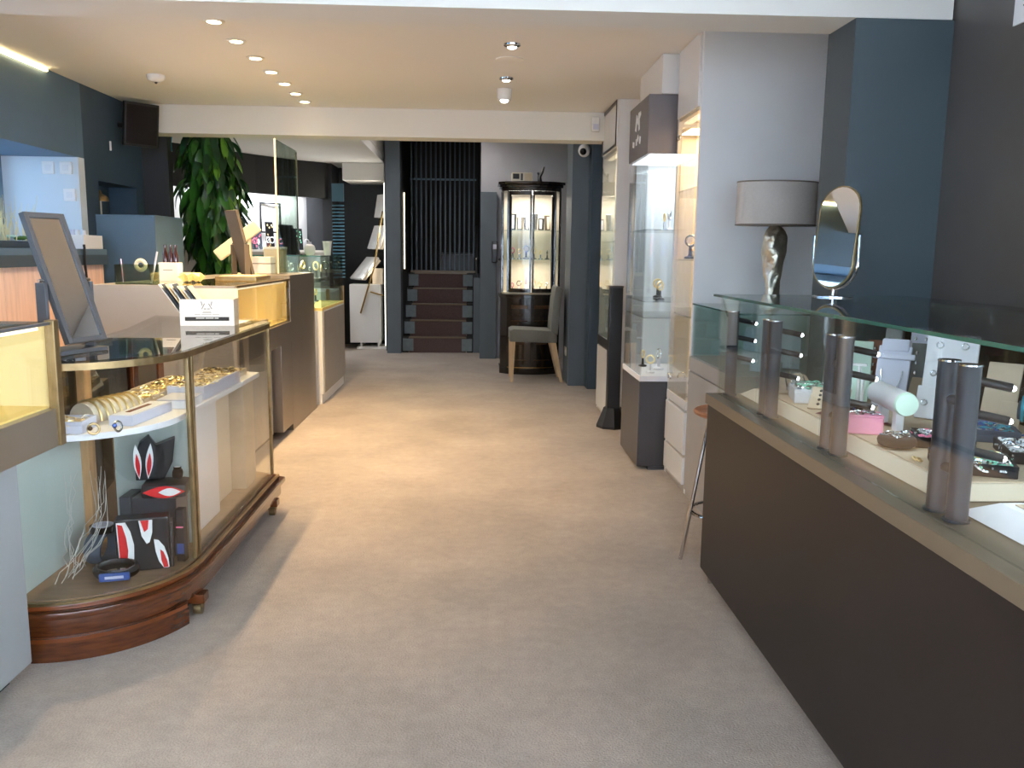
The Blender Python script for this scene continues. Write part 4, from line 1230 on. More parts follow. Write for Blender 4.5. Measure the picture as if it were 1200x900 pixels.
tray('beige pad of gold chains behind the long slim box', -1.34, 3.40, ZS, 0.15, 0.2, 0.035, R(-4), 'felt_beige', 'felt_beige', ['gold', 'gold', 'felt_cream'], 150, 22, big=1.5)
t = thing('white_card_box', 'low white cardboard box beside the double brass post', 'box', (-1.14, 3.30, ZS))
MB().box(-1.215, 3.27, ZS, -1.095, 3.43, ZS + 0.03).build('body', 'felt_white', t, bevel=0.003)
MB().box(-1.217, 3.268, ZS + 0.0302, -1.093, 3.432, ZS + 0.036).build('lid', 'felt_lilac', t, bevel=0.002)
tray('long white tray of gold rings along the side glass', -1.17, 3.72, ZS, 0.15, 0.5, 0.055, R(-1), 'felt_lilac', 'felt_beige', ['gold', 'old_brass', 'felt_cream'], 210, 23, rows=5, big=1.2)
tray('beige board of gold pendants behind the long white tray', -1.345, 3.75, ZS, 0.15, 0.40, 0.03, R(-2), 'felt_beige', 'felt_beige', ['gold', 'gold', 'old_brass'], 150, 24, big=1.5)
tray('short cream tray of gold brooches at the far end of the showcase', -1.23, 4.14, ZS, 0.2, 0.2, 0.03, R(0), 'felt_cream', 'felt_cream', ['gold', 'old_brass', 'black_plastic'], 70, 25, big=1.4)

# watches on the case floor
ZW = 0.2005
def watch(label, x, y, z, rz, strap, face, tilt=0.0, s=1.0):
    t = thing('wrist_watch', label, 'watch', (0, 0, 0))
    m = MB()
    pts = [(0.036 * s * math.cos(a), 0, 0.034 * s + 0.034 * s * math.sin(a)) for a in [2 * PI * i / 26 for i in range(27)]]
    vs, fs = [], []
    for (px, _, pz) in pts:
        for yy in (-0.018 * s, 0.018 * s):
            vs.append((px, yy, pz))
    inner = [(0.9 * vx, vy, 0.034 * s + 0.9 * (vz - 0.034 * s)) for vx, vy, vz in vs]
    b = len(vs)
    for i in range(26):
        fs += [(2 * i, 2 * i + 1, 2 * i + 3, 2 * i + 2), (b + 2 * i, b + 2 * i + 2, b + 2 * i + 3, b + 2 * i + 1),
               (2 * i, 2 * i + 2, b + 2 * i + 2, b + 2 * i), (2 * i + 1, b + 2 * i + 1, b + 2 * i + 3, 2 * i + 3)]
    m.add(vs + inner, fs).build('strap', strap, t, smooth=True)
    MB().cyl((0, 0, 0.066 * s), (0, 0, 0.078 * s), 0.024 * s, n=20).build('case', 'black_gloss', t, smooth=True)
    MB().cyl((0, 0, 0.0781 * s), (0, 0, 0.0795 * s), 0.019 * s, n=20).build('dial', face, t, smooth=True)
    t.location = (x, y, z)
    turn(t, rz)
    return t
# striped black display blocks
def stripes(o, items):
    for mt, m in items:
        m.build('stripe', mt, o)
def petal(w, h, n=10):
    return [(w * math.sin(PI * i / n) * 0.5, h * i / n) for i in range(n + 1)] + [(-w * math.sin(PI * i / n) * 0.5, h * i / n) for i in range(n - 1, 0, -1)]
def petal_mesh(T, w, h, y):
    m = MB(); m.T = T
    p = petal(w, h)
    k = len(p)
    m.add([(x, y, z) for x, z in p] + [(x, y - 0.0012, z) for x, z in p], [tuple(range(k)), tuple(range(k, 2 * k))[::-1]] + [(i, (i + 1) % k, k + (i + 1) % k, k + i) for i in range(k)])
    return m
t = thing('watch_display_block', 'upright black watch display block with three red and white flashes', 'display block', (-1.19, 3.02, ZW))
Tb = Matrix.Translation((-1.19, 3.0, ZW)) @ Euler((0, 0, R(16))).to_matrix().to_4x4()
m = MB(); m.T = Tb
m.box(-0.092, 0, 0, 0.088, 0.07, 0.195)
b1 = m.build('body', 'black_plastic', t, bevel=0.006)
m = MB(); m.T = Tb
m.box(0.09, 0.012, 0.0, 0.098, 0.075, 0.17)
m.build('side_wing', 'base_dark', t, bevel=0.002)
def flash(T, poly, y, mt, par):
    m = MB(); m.T = T
    k = len(poly)
    m.add([(x, y, z) for x, z in poly] + [(x, y - 0.0012, z) for x, z in poly], [tuple(range(k)), tuple(range(k, 2 * k))[::-1]] + [(i, (i + 1) % k, k + (i + 1) % k, k + i) for i in range(k)])
    m.build('red_flash' if mt == 'red_gloss' else 'white_flash', mt, par)
for wp, rp in (([(-.086, .185), (-.055, .185), (-.04, .15), (-.03, .10), (-.032, .05), (-.04, .02), (-.08, .012)], [(-.082, .18), (-.066, .175), (-.055, .13), (-.05, .08), (-.056, .025), (-.077, .02)]),
               ([(-.012, .188), (.034, .188), (.032, .14), (.022, .105), (.012, .10), (-.004, .13)], [(-.006, .188), (.022, .188), (.018, .155), (.006, .145)]),
               ([(.036, .115), (.052, .11), (.07, .085), (.082, .04), (.084, .006), (.066, .004), (.05, .03), (.04, .07)], [(.056, .075), (.066, .066), (.078, .03), (.081, .008), (.066, .006), (.058, .035)])):
    flash(Tb, wp, -0.0005, 'card_white', b1)
    flash(Tb, rp, -0.002, 'red_gloss', b1)
t = thing('watch_riser', 'dark grey stepped riser behind the striped display block', 'riser', (-1.18, 3.2, ZW))
MB().box(-1.285, 3.15, ZW, -1.12, 3.28, ZW + 0.225).build('tall_step', 'base_dark', t, bevel=0.003)
MB().at((-1.31, 3.15, ZW), (0, R(0), R(0))).box(-0.02, 0, 0, 0.02, 0.12, 0.23).build('low_step', 'frame_grey', t, bevel=0.003)
t = thing('watch_display_block', 'flat black watch display block with a red and white oval on its edge', 'display block', (-1.15, 3.2, ZW + 0.206))
m = MB().at((-1.17, 3.21, ZW + 0.226), (0, 0, R(10)))
m.box(-0.085, -0.075, 0, 0.08, 0.06, 0.055)
b2 = m.build('body', 'black_plastic', t, bevel=0.02, smooth=True)
Tp = Matrix.Translation((-1.17, 3.21, ZW + 0.226)) @ Euler((0, 0, R(10))).to_matrix().to_4x4() @ Matrix.Translation((-0.075, -0.0765, 0.028)) @ Euler((0, PI / 2, 0)).to_matrix().to_4x4()
petal_mesh(Tp, 0.046, 0.15, 0).build('red_flash', 'red_gloss', b2)
petal_mesh(Tp @ Matrix.Translation((0, 0, 0.055)), 0.03, 0.08, -0.0015).build('white_flash', 'card_white', b2)
t = thing('watch_display_block', 'winged black watch display with red and white edges atop the riser', 'display block', (-1.22, 3.24, ZW + 0.262))
Tb = Matrix.Translation((-1.215, 3.235, ZW + 0.283)) @ Matrix.Scale(1.25, 4) @ Euler((0, 0, R(20))).to_matrix().to_4x4()
m = MB(); m.T = Tb
poly = [(-0.06, 0.0), (-0.062, 0.07), (-0.045, 0.115), (-0.02, 0.135), (0.0, 0.105), (0.055, 0.125), (0.045, 0.05), (0.02, 0.0)]
k = len(poly)
m.add([(x, -0.02, z) for x, z in poly] + [(x, 0.02, z) for x, z in poly], [tuple(range(k)), tuple(range(k, 2 * k))[::-1]] + [(i, k + i, k + (i + 1) % k, (i + 1) % k) for i in range(k)])
b3 = m.build('body', 'black_plastic', t, bevel=0.004)
for dx, rot in ((-0.05, -4), (-0.026, 6)):
    Tp = Tb @ Matrix.Translation((dx, -0.021, 0.004)) @ Euler((0, R(rot), 0)).to_matrix().to_4x4()
    petal_mesh(Tp, 0.022, 0.11, 0).build('white_flash', 'card_white', b3)
    petal_mesh(Tp @ Matrix.Translation((0, 0, 0.006)), 0.013, 0.075, -0.0015).build('red_flash', 'red_gloss', b3)
t = thing('wrist_watch', 'chunky black and blue watch lying in front of the striped block', 'watch', (-1.235, 2.89, ZW))
Tw = Matrix.Translation((-1.255, 2.92, ZW + 0.036)) @ Euler((R(12), 0, R(14))).to_matrix().to_4x4() @ Matrix.Diagonal((1.25, 0.75, 2.0, 1))
m = MB(); m.T = Tw
m.torus((0, 0, 0), 0.052, 0.010, (0, 0, 0), 30, 10)
m.build('strap', 'black_gloss', t, smooth=True)
Tw2 = Matrix.Translation((-1.255, 2.92, ZW + 0.036)) @ Euler((R(12), 0, R(14))).to_matrix().to_4x4()
m = MB(); m.T = Tw2
m.box(-0.05, -0.056, -0.015, 0.05, -0.044, 0.017)
cs = m.build('case', 'gem_blue', t, bevel=0.006)
m = MB(); m.T = Tw2
m.box(-0.03, -0.0585, -0.002, 0.03, -0.0565, 0.008)
m.build('dial', 'felt_lilac', cs)
watch('large pale blue and black watch left of the striped block', -1.36, 3.072, ZW, R(75), 'velvet_slate', 'felt_lilac', s=1.9)
watch('small black watch lying on the flat display block', -1.135, 3.225, ZW + 0.282, R(80), 'black_plastic', 'card_white', s=0.6)
# boxed watches to the right
t = thing('watch_box', 'clear fronted dark watch box with pink print beside the riser', 'box', (-1.09, 3.16, ZW))
MB().box(-1.105, 3.09, ZW, -1.075, 3.13, ZW + 0.20).build('carton', 'velvet_black', t, bevel=0.003)
MB().box(-1.103, 3.0885, ZW + 0.13, -1.077, 3.0898, ZW + 0.136).build('print_line', 'gem_pink', t)
MB().box(-1.103, 3.0885, ZW + 0.03, -1.077, 3.0898, ZW + 0.07).build('window', 'gem_blue', t)
# silver twigs
t = thing('silver_twigs', 'spray of silver painted twigs in the rounded end of the showcase', 'twigs', (-1.42, 2.98, ZW))
rnd = random.Random(8)
for k in range(13):
    x, y, z = -1.42 + rnd.uniform(-.03, .03), 2.95 + rnd.uniform(-.1, .1), ZW + 0.004
    dx, dy = rnd.uniform(-0.008, 0.026), rnd.uniform(-0.008, 0.016)
    pts = [(x, y, z)]
    for j in range(10):
        x = min(-1.31, max(-1.45, x + dx + rnd.uniform(-.02, .02))); y = min(3.0, max(2.83, y + dy + rnd.uniform(-.012, .012))); z += rnd.uniform(.02, .05)
        if z > 0.70: break
        pts.append((x, y, z))
    MB().tube(pts, 0.0015, 5, 0.0006).build('twig', 'twig_silver', t, smooth=True)

# ---- leaning mirror on the showcase
def stand_mirror(label, w, h, tilt, frame, loc, rz):
    """tilting mirror in a U stand; face looks along +x before turning"""
    t = thing('tilting_mirror', label, 'mirror', (0, 0, 0))
    MB().box(-0.07, -w / 2 - 0.03, 0, 0.06, w / 2 + 0.03, 0.014).build('base', frame, t, bevel=0.003)
    for s in (-1, 1):
        MB().box(-0.02, s * (w / 2 + 0.006) - (0.0 if s > 0 else 0.014), 0.0142, 0.02, s * (w / 2 + 0.006) + (0.014 if s > 0 else 0.0), h * 0.53).build('upright', frame, t, bevel=0.002)
    pz = h * 0.5 + 0.02
    T = Matrix.Translation((0, 0, pz)) @ Euler((0, -tilt, 0)).to_matrix().to_4x4()
    m = MB(); m.T = T
    m.box(-0.009, -w / 2, -h * 0.5 + 0.005, 0.004, w / 2, h * 0.52)
    b = m.build('backing', frame, t)
    fw = w * 0.11
    for y0, y1, z0, z1 in ((-w / 2, -w / 2 + fw, -h * .5 + .005, h * .52), (w / 2 - fw, w / 2, -h * .5 + .005, h * .52), (-w / 2 + fw, w / 2 - fw, h * .52 - fw, h * .52), (-w / 2 + fw, w / 2 - fw, -h * .5 + .005, -h * .5 + .005 + fw)):
        m = MB(); m.T = T
        m.box(0.0042, y0, z0, 0.012, y1, z1)
        m.build('frame_rail', frame, t, bevel=0.002)
    m = MB(); m.T = T
    m.box(0.0042, -w / 2 + fw, -h * .5 + .005 + fw, 0.006, w / 2 - fw, h * .52 - fw)
    m.build('glass', 'mirror', t)
    for s in (-1, 1):
        MB().cyl((0, s * (w / 2 + 0.0005), pz), (0, s * (w / 2 + 0.024), pz), 0.006, n=10).build('pivot', 'chrome', t, smooth=True)
    t.location = loc
    turn(t, rz)
    return t
stand_mirror('tall grey framed tilting mirror standing on the curved showcase', 0.17, 0.455, R(20), 'frame_grey', (-1.40, 2.99, 0.994), R(-20))

# ---- leaflet box
t = thing('leaflet_box', 'white printed leaflet box holding folded brochures on the showcase', 'leaflet box', (0, 0, 0))
bw, bd, bh = 0.245, 0.15, 0.125
MB().box(-bw / 2, -bd / 2, 0, bw / 2, -bd / 2 + 0.004, bh).build('front_panel', 'card_white', t)
MB().box(-bw / 2, bd / 2 - 0.004, 0, bw / 2, bd / 2, bh + 0.045).build('back_panel', 'paper_cream', t)
for s in (-1, 1):
    MB().box(s * bw / 2 - (0.004 if s > 0 else 0), -bd / 2 + 0.004, 0, s * bw / 2 + (0 if s > 0 else 0.004), bd / 2 - 0.004, bh).build('side_panel', 'felt_beige', t)
MB().box(-bw / 2 + .004, -bd / 2 + .004, 0, bw / 2 - .004, bd / 2 - .004, 0.004).build('bottom', 'paper_cream', t)
MB().box(-bw / 2 + .09, -bd / 2 + .006, bh - 0.01, bw / 2 - .004, bd / 2 - .006, bh - 0.006).build('inner_flap', 'paper_cream', t)
fp = t.children[0]
yf = -bd / 2 - 0.0006
MB().box(-0.10, yf, 0.024, 0.10, yf + 0.0005, 0.042).build('black_band', 'print_dark', fp)
m = MB()
for x0, x1, z in ((-0.05, -0.012, 0.0365), (-0.008, 0.03, 0.0365), (0.034, 0.052, 0.0365)):
    m.box(x0, yf - 0.0004, z - 0.002, x1, yf - 0.0001, z + 0.0015)
m.build('white_lettering', 'card_white', fp)
m = MB()
for x0, x1, z in ((-0.055, -0.03, 0.053), (-0.025, 0.02, 0.053), (0.025, 0.055, 0.053), (-0.02, 0.02, 0.062), (-0.018, 0.018, 0.068)):
    m.box(x0, yf, z - 0.0015, x1, yf + 0.0005, z + 0.001)
for s in (-1, 1):
    m.rb((s * 0.016, yf, 0.092), (0.004, 0.0008, 0.03), (0, R(-28 * s), 0))
    m.rb((s * 0.022, yf, 0.105), (0.004, 0.0008, 0.02), (0, R(12 * s), 0))
    m.rb((s * 0.008, yf, 0.080), (0.012, 0.0008, 0.004), (0, 0, 0))
m.build('crest_print', 'print_grey', fp)
for k in range(9):
    x = -0.112 + 0.0155 * k
    m = MB().at((x + 0.02, 0, 0.006), (0, R(-34), 0))
    m.box(0, -0.055, 0, 0.0025, 0.055, 0.225 if k < 5 else 0.215)
    m.build('brochure', ['card_white', 'velvet_slate', 'paper_cream'][k % 3], t)
t.location = (-1.275, 4.16, 0.994)
turn(t, R(7))

# ================================================================ left side, counter run
c3 = thing('bronze_counter', 'counter with a cream-lined glass case and a tall bronze end block', 'display counter', (-1.8, 6.2, 0))
MB().box(-2.2, 5.0, 0.0, -1.385, 5.02, 1.145).build('end_panel', 'beige_lam', c3, bevel=0.002)
MB().box(-2.2, 5.021, 0.0, -1.90, 7.40, 1.145).build('rear_body', 'beige_lam', c3)
MB().box(-1.899, 5.021, 0.05, -1.44, 6.05, 0.68).build('front_panel', 'beige_lam', c3, bevel=0.002)
MB().box(-1.899, 5.021, 0.0, -1.48, 6.4, 0.049).build('plinth', 'black_matte', c3)
MB().box(-1.899, 5.021, 0.681, -1.375, 6.44, 0.83).build('fascia', 'bronze_metal', c3, bevel=0.003)
MB().box(-1.899, 5.021, 0.8305, -1.40, 6.43, 0.838).build('case_floor', 'cream_floor', c3)
MB().box(-1.899, 5.021, 0.839, -1.885, 6.43, 1.13).build('back_lining', 'cream', c3)
MB().box(-1.884, 6.40, 0.839, -1.40, 6.43, 1.13).build('end_lining', 'cream', c3)
MB().box(-1.388, 5.021, 0.831, -1.382, 6.44, 1.13).build('front_pane', 'glass', c3)
tp = MB().box(-1.899, 5.021, 1.1315, -1.40, 6.44, 1.1445).build('glass_top', 'glass_top', c3)
MB().box(-1.3995, 5.021, 1.1315, -1.378, 6.44, 1.1445).build('edge_strip', 'old_brass', tp)
MB().box(-1.899, 6.10, 0.05, -1.38, 6.4405, 0.68).build('bronze_front', 'bronze_metal', c3, bevel=0.003)
MB().box(-1.899, 6.441, 0.0, -1.38, 7.40, 1.17).build('bronze_block', 'bronze_metal', c3, bevel=0.003)
MB().box(-1.46, 5.05, 1.115, -1.41, 6.38, 1.13).build('strip_light', 'led_faint', c3)
light('case_lamp', 'AREA', (-1.6, 5.7, 1.10), 2.0, (1, 0.84, 0.55), 0.2, (0, 0, 0), size_y=1.0, parent=c3)
tray('cream tray of gold chains inside the bronze counter', -1.6, 5.9, 0.839, 0.25, 0.5, 0.03, 0, 'felt_cream', 'felt_cream', ['gold'], 60, 31, big=1.6)
ZC = 1.1455
# acrylic holder with tape roll and pens
t = thing('acrylic_holder', 'clear green acrylic desk holder with a tape roll and pens', 'holder', (-1.98, 5.12, ZC))
for a in ((-2.085, 5.06, -2.081, 5.20), (-1.884, 5.06, -1.88, 5.20), (-2.08, 5.06, -1.885, 5.064), (-2.08, 5.196, -1.885, 5.20)):
    MB().box(a[0], a[1], ZC, a[2], a[3], ZC + 0.115).build('wall', 'acrylic_green', t)
MB().box(-2.08, 5.065, ZC, -1.885, 5.195, ZC + 0.004).build('bottom', 'acrylic', t)
MB().torus((-1.96, 5.13, ZC + 0.11), 0.027, 0.012, (PI / 2, 0, 0), 20, 8).build('tape_roll', 'paper_cream', t, smooth=True)
MB().cyl((-1.90, 5.12, ZC + 0.005), (-1.865, 5.14, ZC + 0.19), 0.006, n=8).build('pen', 'felt_lilac', t)
MB().cyl((-2.06, 5.12, ZC + 0.005), (-2.068, 5.12, ZC + 0.145), 0.004, n=8).build('pen', 'chrome', t)
# bottles in white sleeve
t = thing('bottle_carrier', 'white labelled carton of small dark bottles on the counter', 'carton', (-1.98, 5.65, ZC))
MB().box(-2.03, 5.60, ZC, -1.91, 5.70, ZC + 0.12).build('carton', 'card_white', t, bevel=0.002)
MB().box(-2.0, 5.5985, ZC + 0.07, -1.94, 5.5995, ZC + 0.075).build('print_line', 'print_grey', t)
for x in (-2.0, -1.965, -1.935):
    MB().lathe((x, 5.65, ZC + 0.1205), [(0.016, 0), (0.016, 0.05), (0.008, 0.075), (0.007, 0.1), (0.009, 0.102), (0.009, 0.112)], 14).build('bottle', 'bottle_brown', t, smooth=True)
# gold bow
t = thing('gift_bow', 'large pointed gold foil gift bow on the counter', 'bow', (-1.80, 5.55, ZC))
for k in range(7):
    a = 2 * PI * k / 7 + 0.2
    dx, dy = math.cos(a), math.sin(a)
    px, py = -dy, dx
    c = Vector((-1.79, 5.5, ZC + 0.03))
    MB().add([c + Vector((px * .012, py * .012, 0)), c - Vector((px * .012, py * .012, 0)), c + Vector((dx * .05 - px * .03, dy * .05 - py * .03, .03)), c + Vector((dx * .085, dy * .085, .005 + .012 * (k % 2))), c + Vector((dx * .05 + px * .03, dy * .05 + py * .03, .03)), c + Vector((dx * .05, dy * .05, -.028))],
             [(0, 4, 5), (1, 5, 2), (2, 5, 3), (3, 5, 4), (0, 1, 2, 4), (2, 3, 4), (0, 5, 1)]).build('loop', 'cream', t)
stand_mirror('brown framed tilting mirror seen from behind on the bronze counter', 0.17, 0.46, R(14), 'frame_brown', (-1.69, 6.27, ZC), R(42))
t = thing('slim_tray', 'slim olive tray under the brown framed mirror', 'tray', (-1.6, 6.0, ZC))
MB().box(-1.72, 5.75, ZC, -1.45, 6.15, ZC + 0.03).build('body', 'old_brass', t, bevel=0.004)
MB().box(-1.70, 5.77, ZC + 0.0302, -1.47, 6.13, ZC + 0.034).build('lining', 'cream', t)
# leaning cream necklace board behind
t = thing('necklace_board', 'long cream necklace board tilted up behind the brown framed mirror', 'stand', (-1.8, 6.6, 1.1705))
m = MB().at((-1.80, 6.62, 1.42), (0, R(-38), R(12)))
m.box(-0.19, -0.05, -0.045, 0.19, 0.05, 0.045)
m.build('board', 'paper_cream', t, bevel=0.01)
MB().box(-1.72, 6.60, 1.1705, -1.70, 6.64, 1.44).build('strut', 'paper_cream', t)
MB().box(-1.82, 6.56, 1.1705, -1.66, 6.68, 1.178).build('foot', 'paper_cream', t)
t = thing('ribboned_box', 'white box tied with a thin ribbon behind the brown mirror', 'box', (-1.72, 6.9, ZC))
MB().box(-1.80, 6.80, 1.1705, -1.60, 6.96, 1.1705 + 0.13).build('body', 'felt_white', t, bevel=0.004)
MB().box(-1.801, 6.799, 1.245, -1.599, 6.961, 1.251).build('ribbon', 'frame_brown', t)
MB().torus((-1.82, 6.80, 1.25), 0.02, 0.008, (0.5, 0.6, 0), 14, 6).build('bow', 'black_plastic', t, smooth=True)
t = thing('white_carton', 'tall white carton behind the ribboned box', 'box', (-1.65, 7.2, 1.1705))
MB().box(-1.73, 7.12, 1.1705, -1.57, 7.26, 1.36).build('body', 'felt_cream', t, bevel=0.004)
MB().box(-1.732, 7.118, 1.3602, -1.568, 7.262, 1.38).build('lid', 'felt_white', t, bevel=0.003)
t = thing('glass_screen', 'tall clear glass screen standing on the bronze counter', 'screen', (-1.5, 7.0, 1.1705))
MB().box(-1.506, 6.62, 1.1755, -1.496, 7.38, 2.17).build('pane', 'acrylic', t)
MB().box(-1.507, 6.612, 1.1755, -1.495, 6.6195, 2.175).build('polished_edge', 'felt_cream', t)
MB().box(-1.507, 7.381, 1.1755, -1.495, 7.388, 2.16).build('polished_edge', 'frame_grey', t)
MB().box(-1.53, 6.7, 1.1705, -1.47, 6.78, 1.1752).build('foot', 'chrome', t)
MB().box(-1.53, 7.2, 1.1705, -1.47, 7.28, 1.1752).build('foot', 'chrome', t)

# ---- white pedestal with glass box
c4 = thing('pedestal_case', 'white pedestal case with a busy glass box on top', 'display case', (-1.65, 8.2, 0))
MB().box(-1.95, 7.56, 0.0, -1.36, 8.80, 0.09).build('plinth', 'white_lam', c4)
MB().box(-1.95, 7.555, 0.0905, -1.345, 8.80, 0.83).build('body', 'white_lam', c4, bevel=0.003)
MB().box(-1.344, 7.60, 0.10, -1.338, 8.76, 0.82).build('front_panel', 'beige_lam', c4)
MB().box(-1.95, 7.555, 0.8305, -1.345, 8.80, 0.855).build('display_floor', 'cream_floor', c4)
for a in ((-1.356, 7.56, -1.35, 8.795), (-1.945, 7.56, -1.939, 8.795), (-1.938, 7.56, -1.357, 7.566), (-1.938, 8.789, -1.357, 8.795)):
    MB().box(a[0], a[1], 0.856, a[2], a[3], 1.30).build('pane', 'glass_green', c4)
tp = MB().box(-1.95, 7.555, 1.301, -1.345, 8.80, 1.311).build('glass_top', 'glass_deep', c4)
MB().box(-1.3448, 7.555, 1.301, -1.341, 8.80, 1.311).build('polished_edge', 'edge_green', tp)
MB().box(-1.95, 7.551, 1.301, -1.341, 7.5548, 1.311).build('polished_edge', 'edge_green', tp)
MB().box(-1.93, 7.57, 1.08, -1.365, 8.78, 1.087).build('glass_shelf', 'glass_green', c4)
light('case_lamp', 'AREA', (-1.65, 8.2, 1.28), 6, (1, 0.9, 0.7), 0.3, (0, 0, 0), size_y=0.9, parent=c4)
rnd = random.Random(6)
for j in range(16):
    ms = [rnd.choice(['silver', 'frame_grey', 'felt_white']), rnd.choice(['silver', 'gold'])]
    figurine(-1.45 - 0.11 * (j % 4) - rnd.uniform(0, .03), 7.66 + 0.29 * (j // 4) + rnd.uniform(0, .06), 0.8555 if j % 2 else 1.0875, CN[ms[0]] + ' ring stand with a ' + CN[ms[1]] + ' loop on the ' + ('floor' if j % 2 else 'glass shelf') + ' of the pedestal case',
             ms, rnd.uniform(1.2, 1.9), 'ring stands in the pedestal case')
t = thing('paper_cup', 'white paper cup on top of the pedestal case', 'cup', (-1.47, 8.62, 1.3115))
MB().lathe((-1.47, 8.62, 1.3115), [(0.032, 0), (0.044, 0.13), (0.047, 0.132), (0.041, 0.13), (0.03, 0.01)], 20).build('cup', 'felt_white', t, smooth=True)
MB().torus((-1.47, 8.62, 1.3115 + 0.132), 0.045, 0.003, (0, 0, 0), 20, 6).build('rim', 'white_gloss', t, smooth=True)
t = thing('white_bust', 'small white rounded necklace bust next to the paper cup', 'bust', (-1.62, 8.5, 1.3115))
MB().lathe((-1.62, 8.5, 1.3115), [(0.04, 0), (0.05, 0.02), (0.055, 0.06), (0.045, 0.09), (0.02, 0.105)], 18).build('body', 'felt_white', t, smooth=True)
MB().lathe((-1.62, 8.5, 1.3115 + 0.1052), [(0.02, 0), (0.018, 0.02)], 14).build('neck', 'felt_lilac', t, smooth=True)
t = thing('tablet_screen', 'dark tilted screen standing on the pedestal case', 'screen', (-1.68, 8.25, 1.3115))
m = MB().at((-1.72, 8.22, 1.32), (0, R(-16), R(-20)))
m.box(-0.012, -0.11, 0, 0.012, 0.11, 0.28)
m.build('panel', 'black_plastic', t, bevel=0.004)
MB().box(-1.80, 8.14, 1.3115, -1.62, 8.32, 1.32).build('foot', 'black_plastic', t)
# ---- small table behind it
t = thing('side_cabinet', 'small white cabinet on brown legs beyond the pedestal case', 'cabinet', (-1.85, 9.7, 0))
MB().box(-2.1, 9.3, 0.25, -1.60, 10.15, 0.92).build('body', 'white_lam', t, bevel=0.004)
MB().box(-1.598, 9.33, 0.27, -1.592, 10.12, 0.9).build('door', 'white_gloss', t)
for x, y in ((-2.07, 9.33), (-1.585, 9.28), (-2.07, 10.12), (-1.57, 10.17)):
    MB().box(x - 0.018, y - 0.018, 0, x + 0.018, y + 0.018, 0.249 if x < -2 else 0.95).build('leg', 'tan_wood', t)


# ================================================================ left bay and rear
sb = thing('bay_counter', 'window bay shelf with a slate fascia and pink wood-grain front', 'shelf unit', (-3.1, 4.2, 0))
MB().box(-3.505, 1.0, 1.255, -2.69, 6.42, 1.3)
MB().box(-3.405, 1.0, 1.3005, -2.69, 6.42, 1.345).build('shelf_top', 'slate_left', sb, bevel=0.003)
MB().box(-2.70, 1.0, 1.235, -2.685, 6.42, 1.304).build('fascia', 'slate_dark', sb)
y = 1.0
while y < 6.4:
    y1 = min(6.42, y + 0.34)
    MB().box(-2.74, y, 0.02, -2.72, y1 - 0.004, 1.234).build('front_board', 'pink_panel', sb, bevel=0.002)
    y = y1
MB().box(-3.45, 6.40, 0.0, -2.745, 6.42, 1.234).build('end_board', 'slate_dark', sb)
MB().box(-2.79, 1.0, 0.0, -2.745, 6.39, 1.234).build('back_frame', 'charcoal', sb)
# grasses and succulents on the sill
t = thing('planter_grass', 'planter of pale dry grass and green succulents on the bay shelf', 'plant', (-2.92, 5.42, 1.346))
MB().box(-3.05, 5.12, 1.346, -2.80, 5.72, 1.39).build('trough', 'slate_dark', t, bevel=0.005)
rnd = random.Random(3)
for k in range(46):
    x, y = rnd.uniform(-3.03, -2.82), rnd.uniform(5.40, 5.70)
    dx, dy, h = rnd.uniform(-.05, .05), rnd.uniform(-.07, .07), rnd.uniform(.12, .30)
    MB().tube([(x, y, 1.385), (x + dx * .3, y + dy * .3, 1.385 + h * .5), (x + dx, y + dy, 1.385 + h)], 0.0035, 4, 0.0008).build('grass_blade', 'straw', t)
for k in range(16):
    x, y = rnd.uniform(-3.03, -2.82), rnd.uniform(5.14, 5.6)
    m = MB()
    for j in range(6):
        a = 2 * PI * j / 6
        m.sph((x + .018 * math.cos(a), y + .018 * math.sin(a), 1.405 + .006 * (k % 4)), .02, .012, .011, 7, 5)
    m.build('succulent', ['leaf', 'leaf_dark', 'card_mint'][k % 3], t, smooth=True)
# cables and sunglasses
t = thing('cable_heap', 'tangled heap of black and white cables on the bay shelf', 'cables', (-2.8, 5.85, 1.346))
for k in range(6):
    cx, cy = rnd.uniform(-2.83, -2.74), rnd.uniform(5.75, 6.0)
    r0 = rnd.uniform(.04, .07)
    MB().tube([(cx + r0 * .7 * math.cos(a), cy + r0 * math.sin(a), 1.37 + 0.012 * k + .01 * math.sin(2 * a + k)) for a in [0.35 * i for i in range(20)]], 0.007, 6).build('cable', 'felt_white' if k % 3 == 1 else 'black_plastic', t, smooth=True)
tag(MB().tube([(-2.674, 6.02, 1.375), (-2.672, 6.02, 1.35), (-2.674, 6.02, 1.25), (-2.672, 6.03, 1.1)], 0.009, 6).build('hanging_cable', 'black_plastic', smooth=True), 'black cable hanging down over the slate fascia of the bay shelf', 'cable')
t = thing('sunglasses', 'black folded sunglasses standing behind the cables', 'glasses', (-2.86, 5.78, 1.346))
for s in (-1, 1):
    MB().torus((-2.87, 5.80 + s * 0.04, 1.42), 0.034, 0.005, (0, PI / 2 + 0.3, 0), 18, 6).build('rim', 'black_plastic', t, smooth=True)
MB().tube([(-2.87, 5.765, 1.43), (-2.865, 5.80, 1.44), (-2.87, 5.835, 1.43)], 0.004, 6).build('bridge', 'black_plastic', t, smooth=True)
MB().tube([(-2.875, 5.725, 1.42), (-2.95, 5.73, 1.36), (-2.97, 5.73, 1.35)], 0.004, 6).build('temple', 'black_plastic', t, smooth=True)
t = thing('white_desk_tray', 'white open tray of bottles at the end of the bay shelf', 'tray', (-2.78, 6.22, 1.346))
MB().box(-2.90, 6.08, 1.346, -2.70, 6.38, 1.352).build('bottom', 'white_gloss', t)
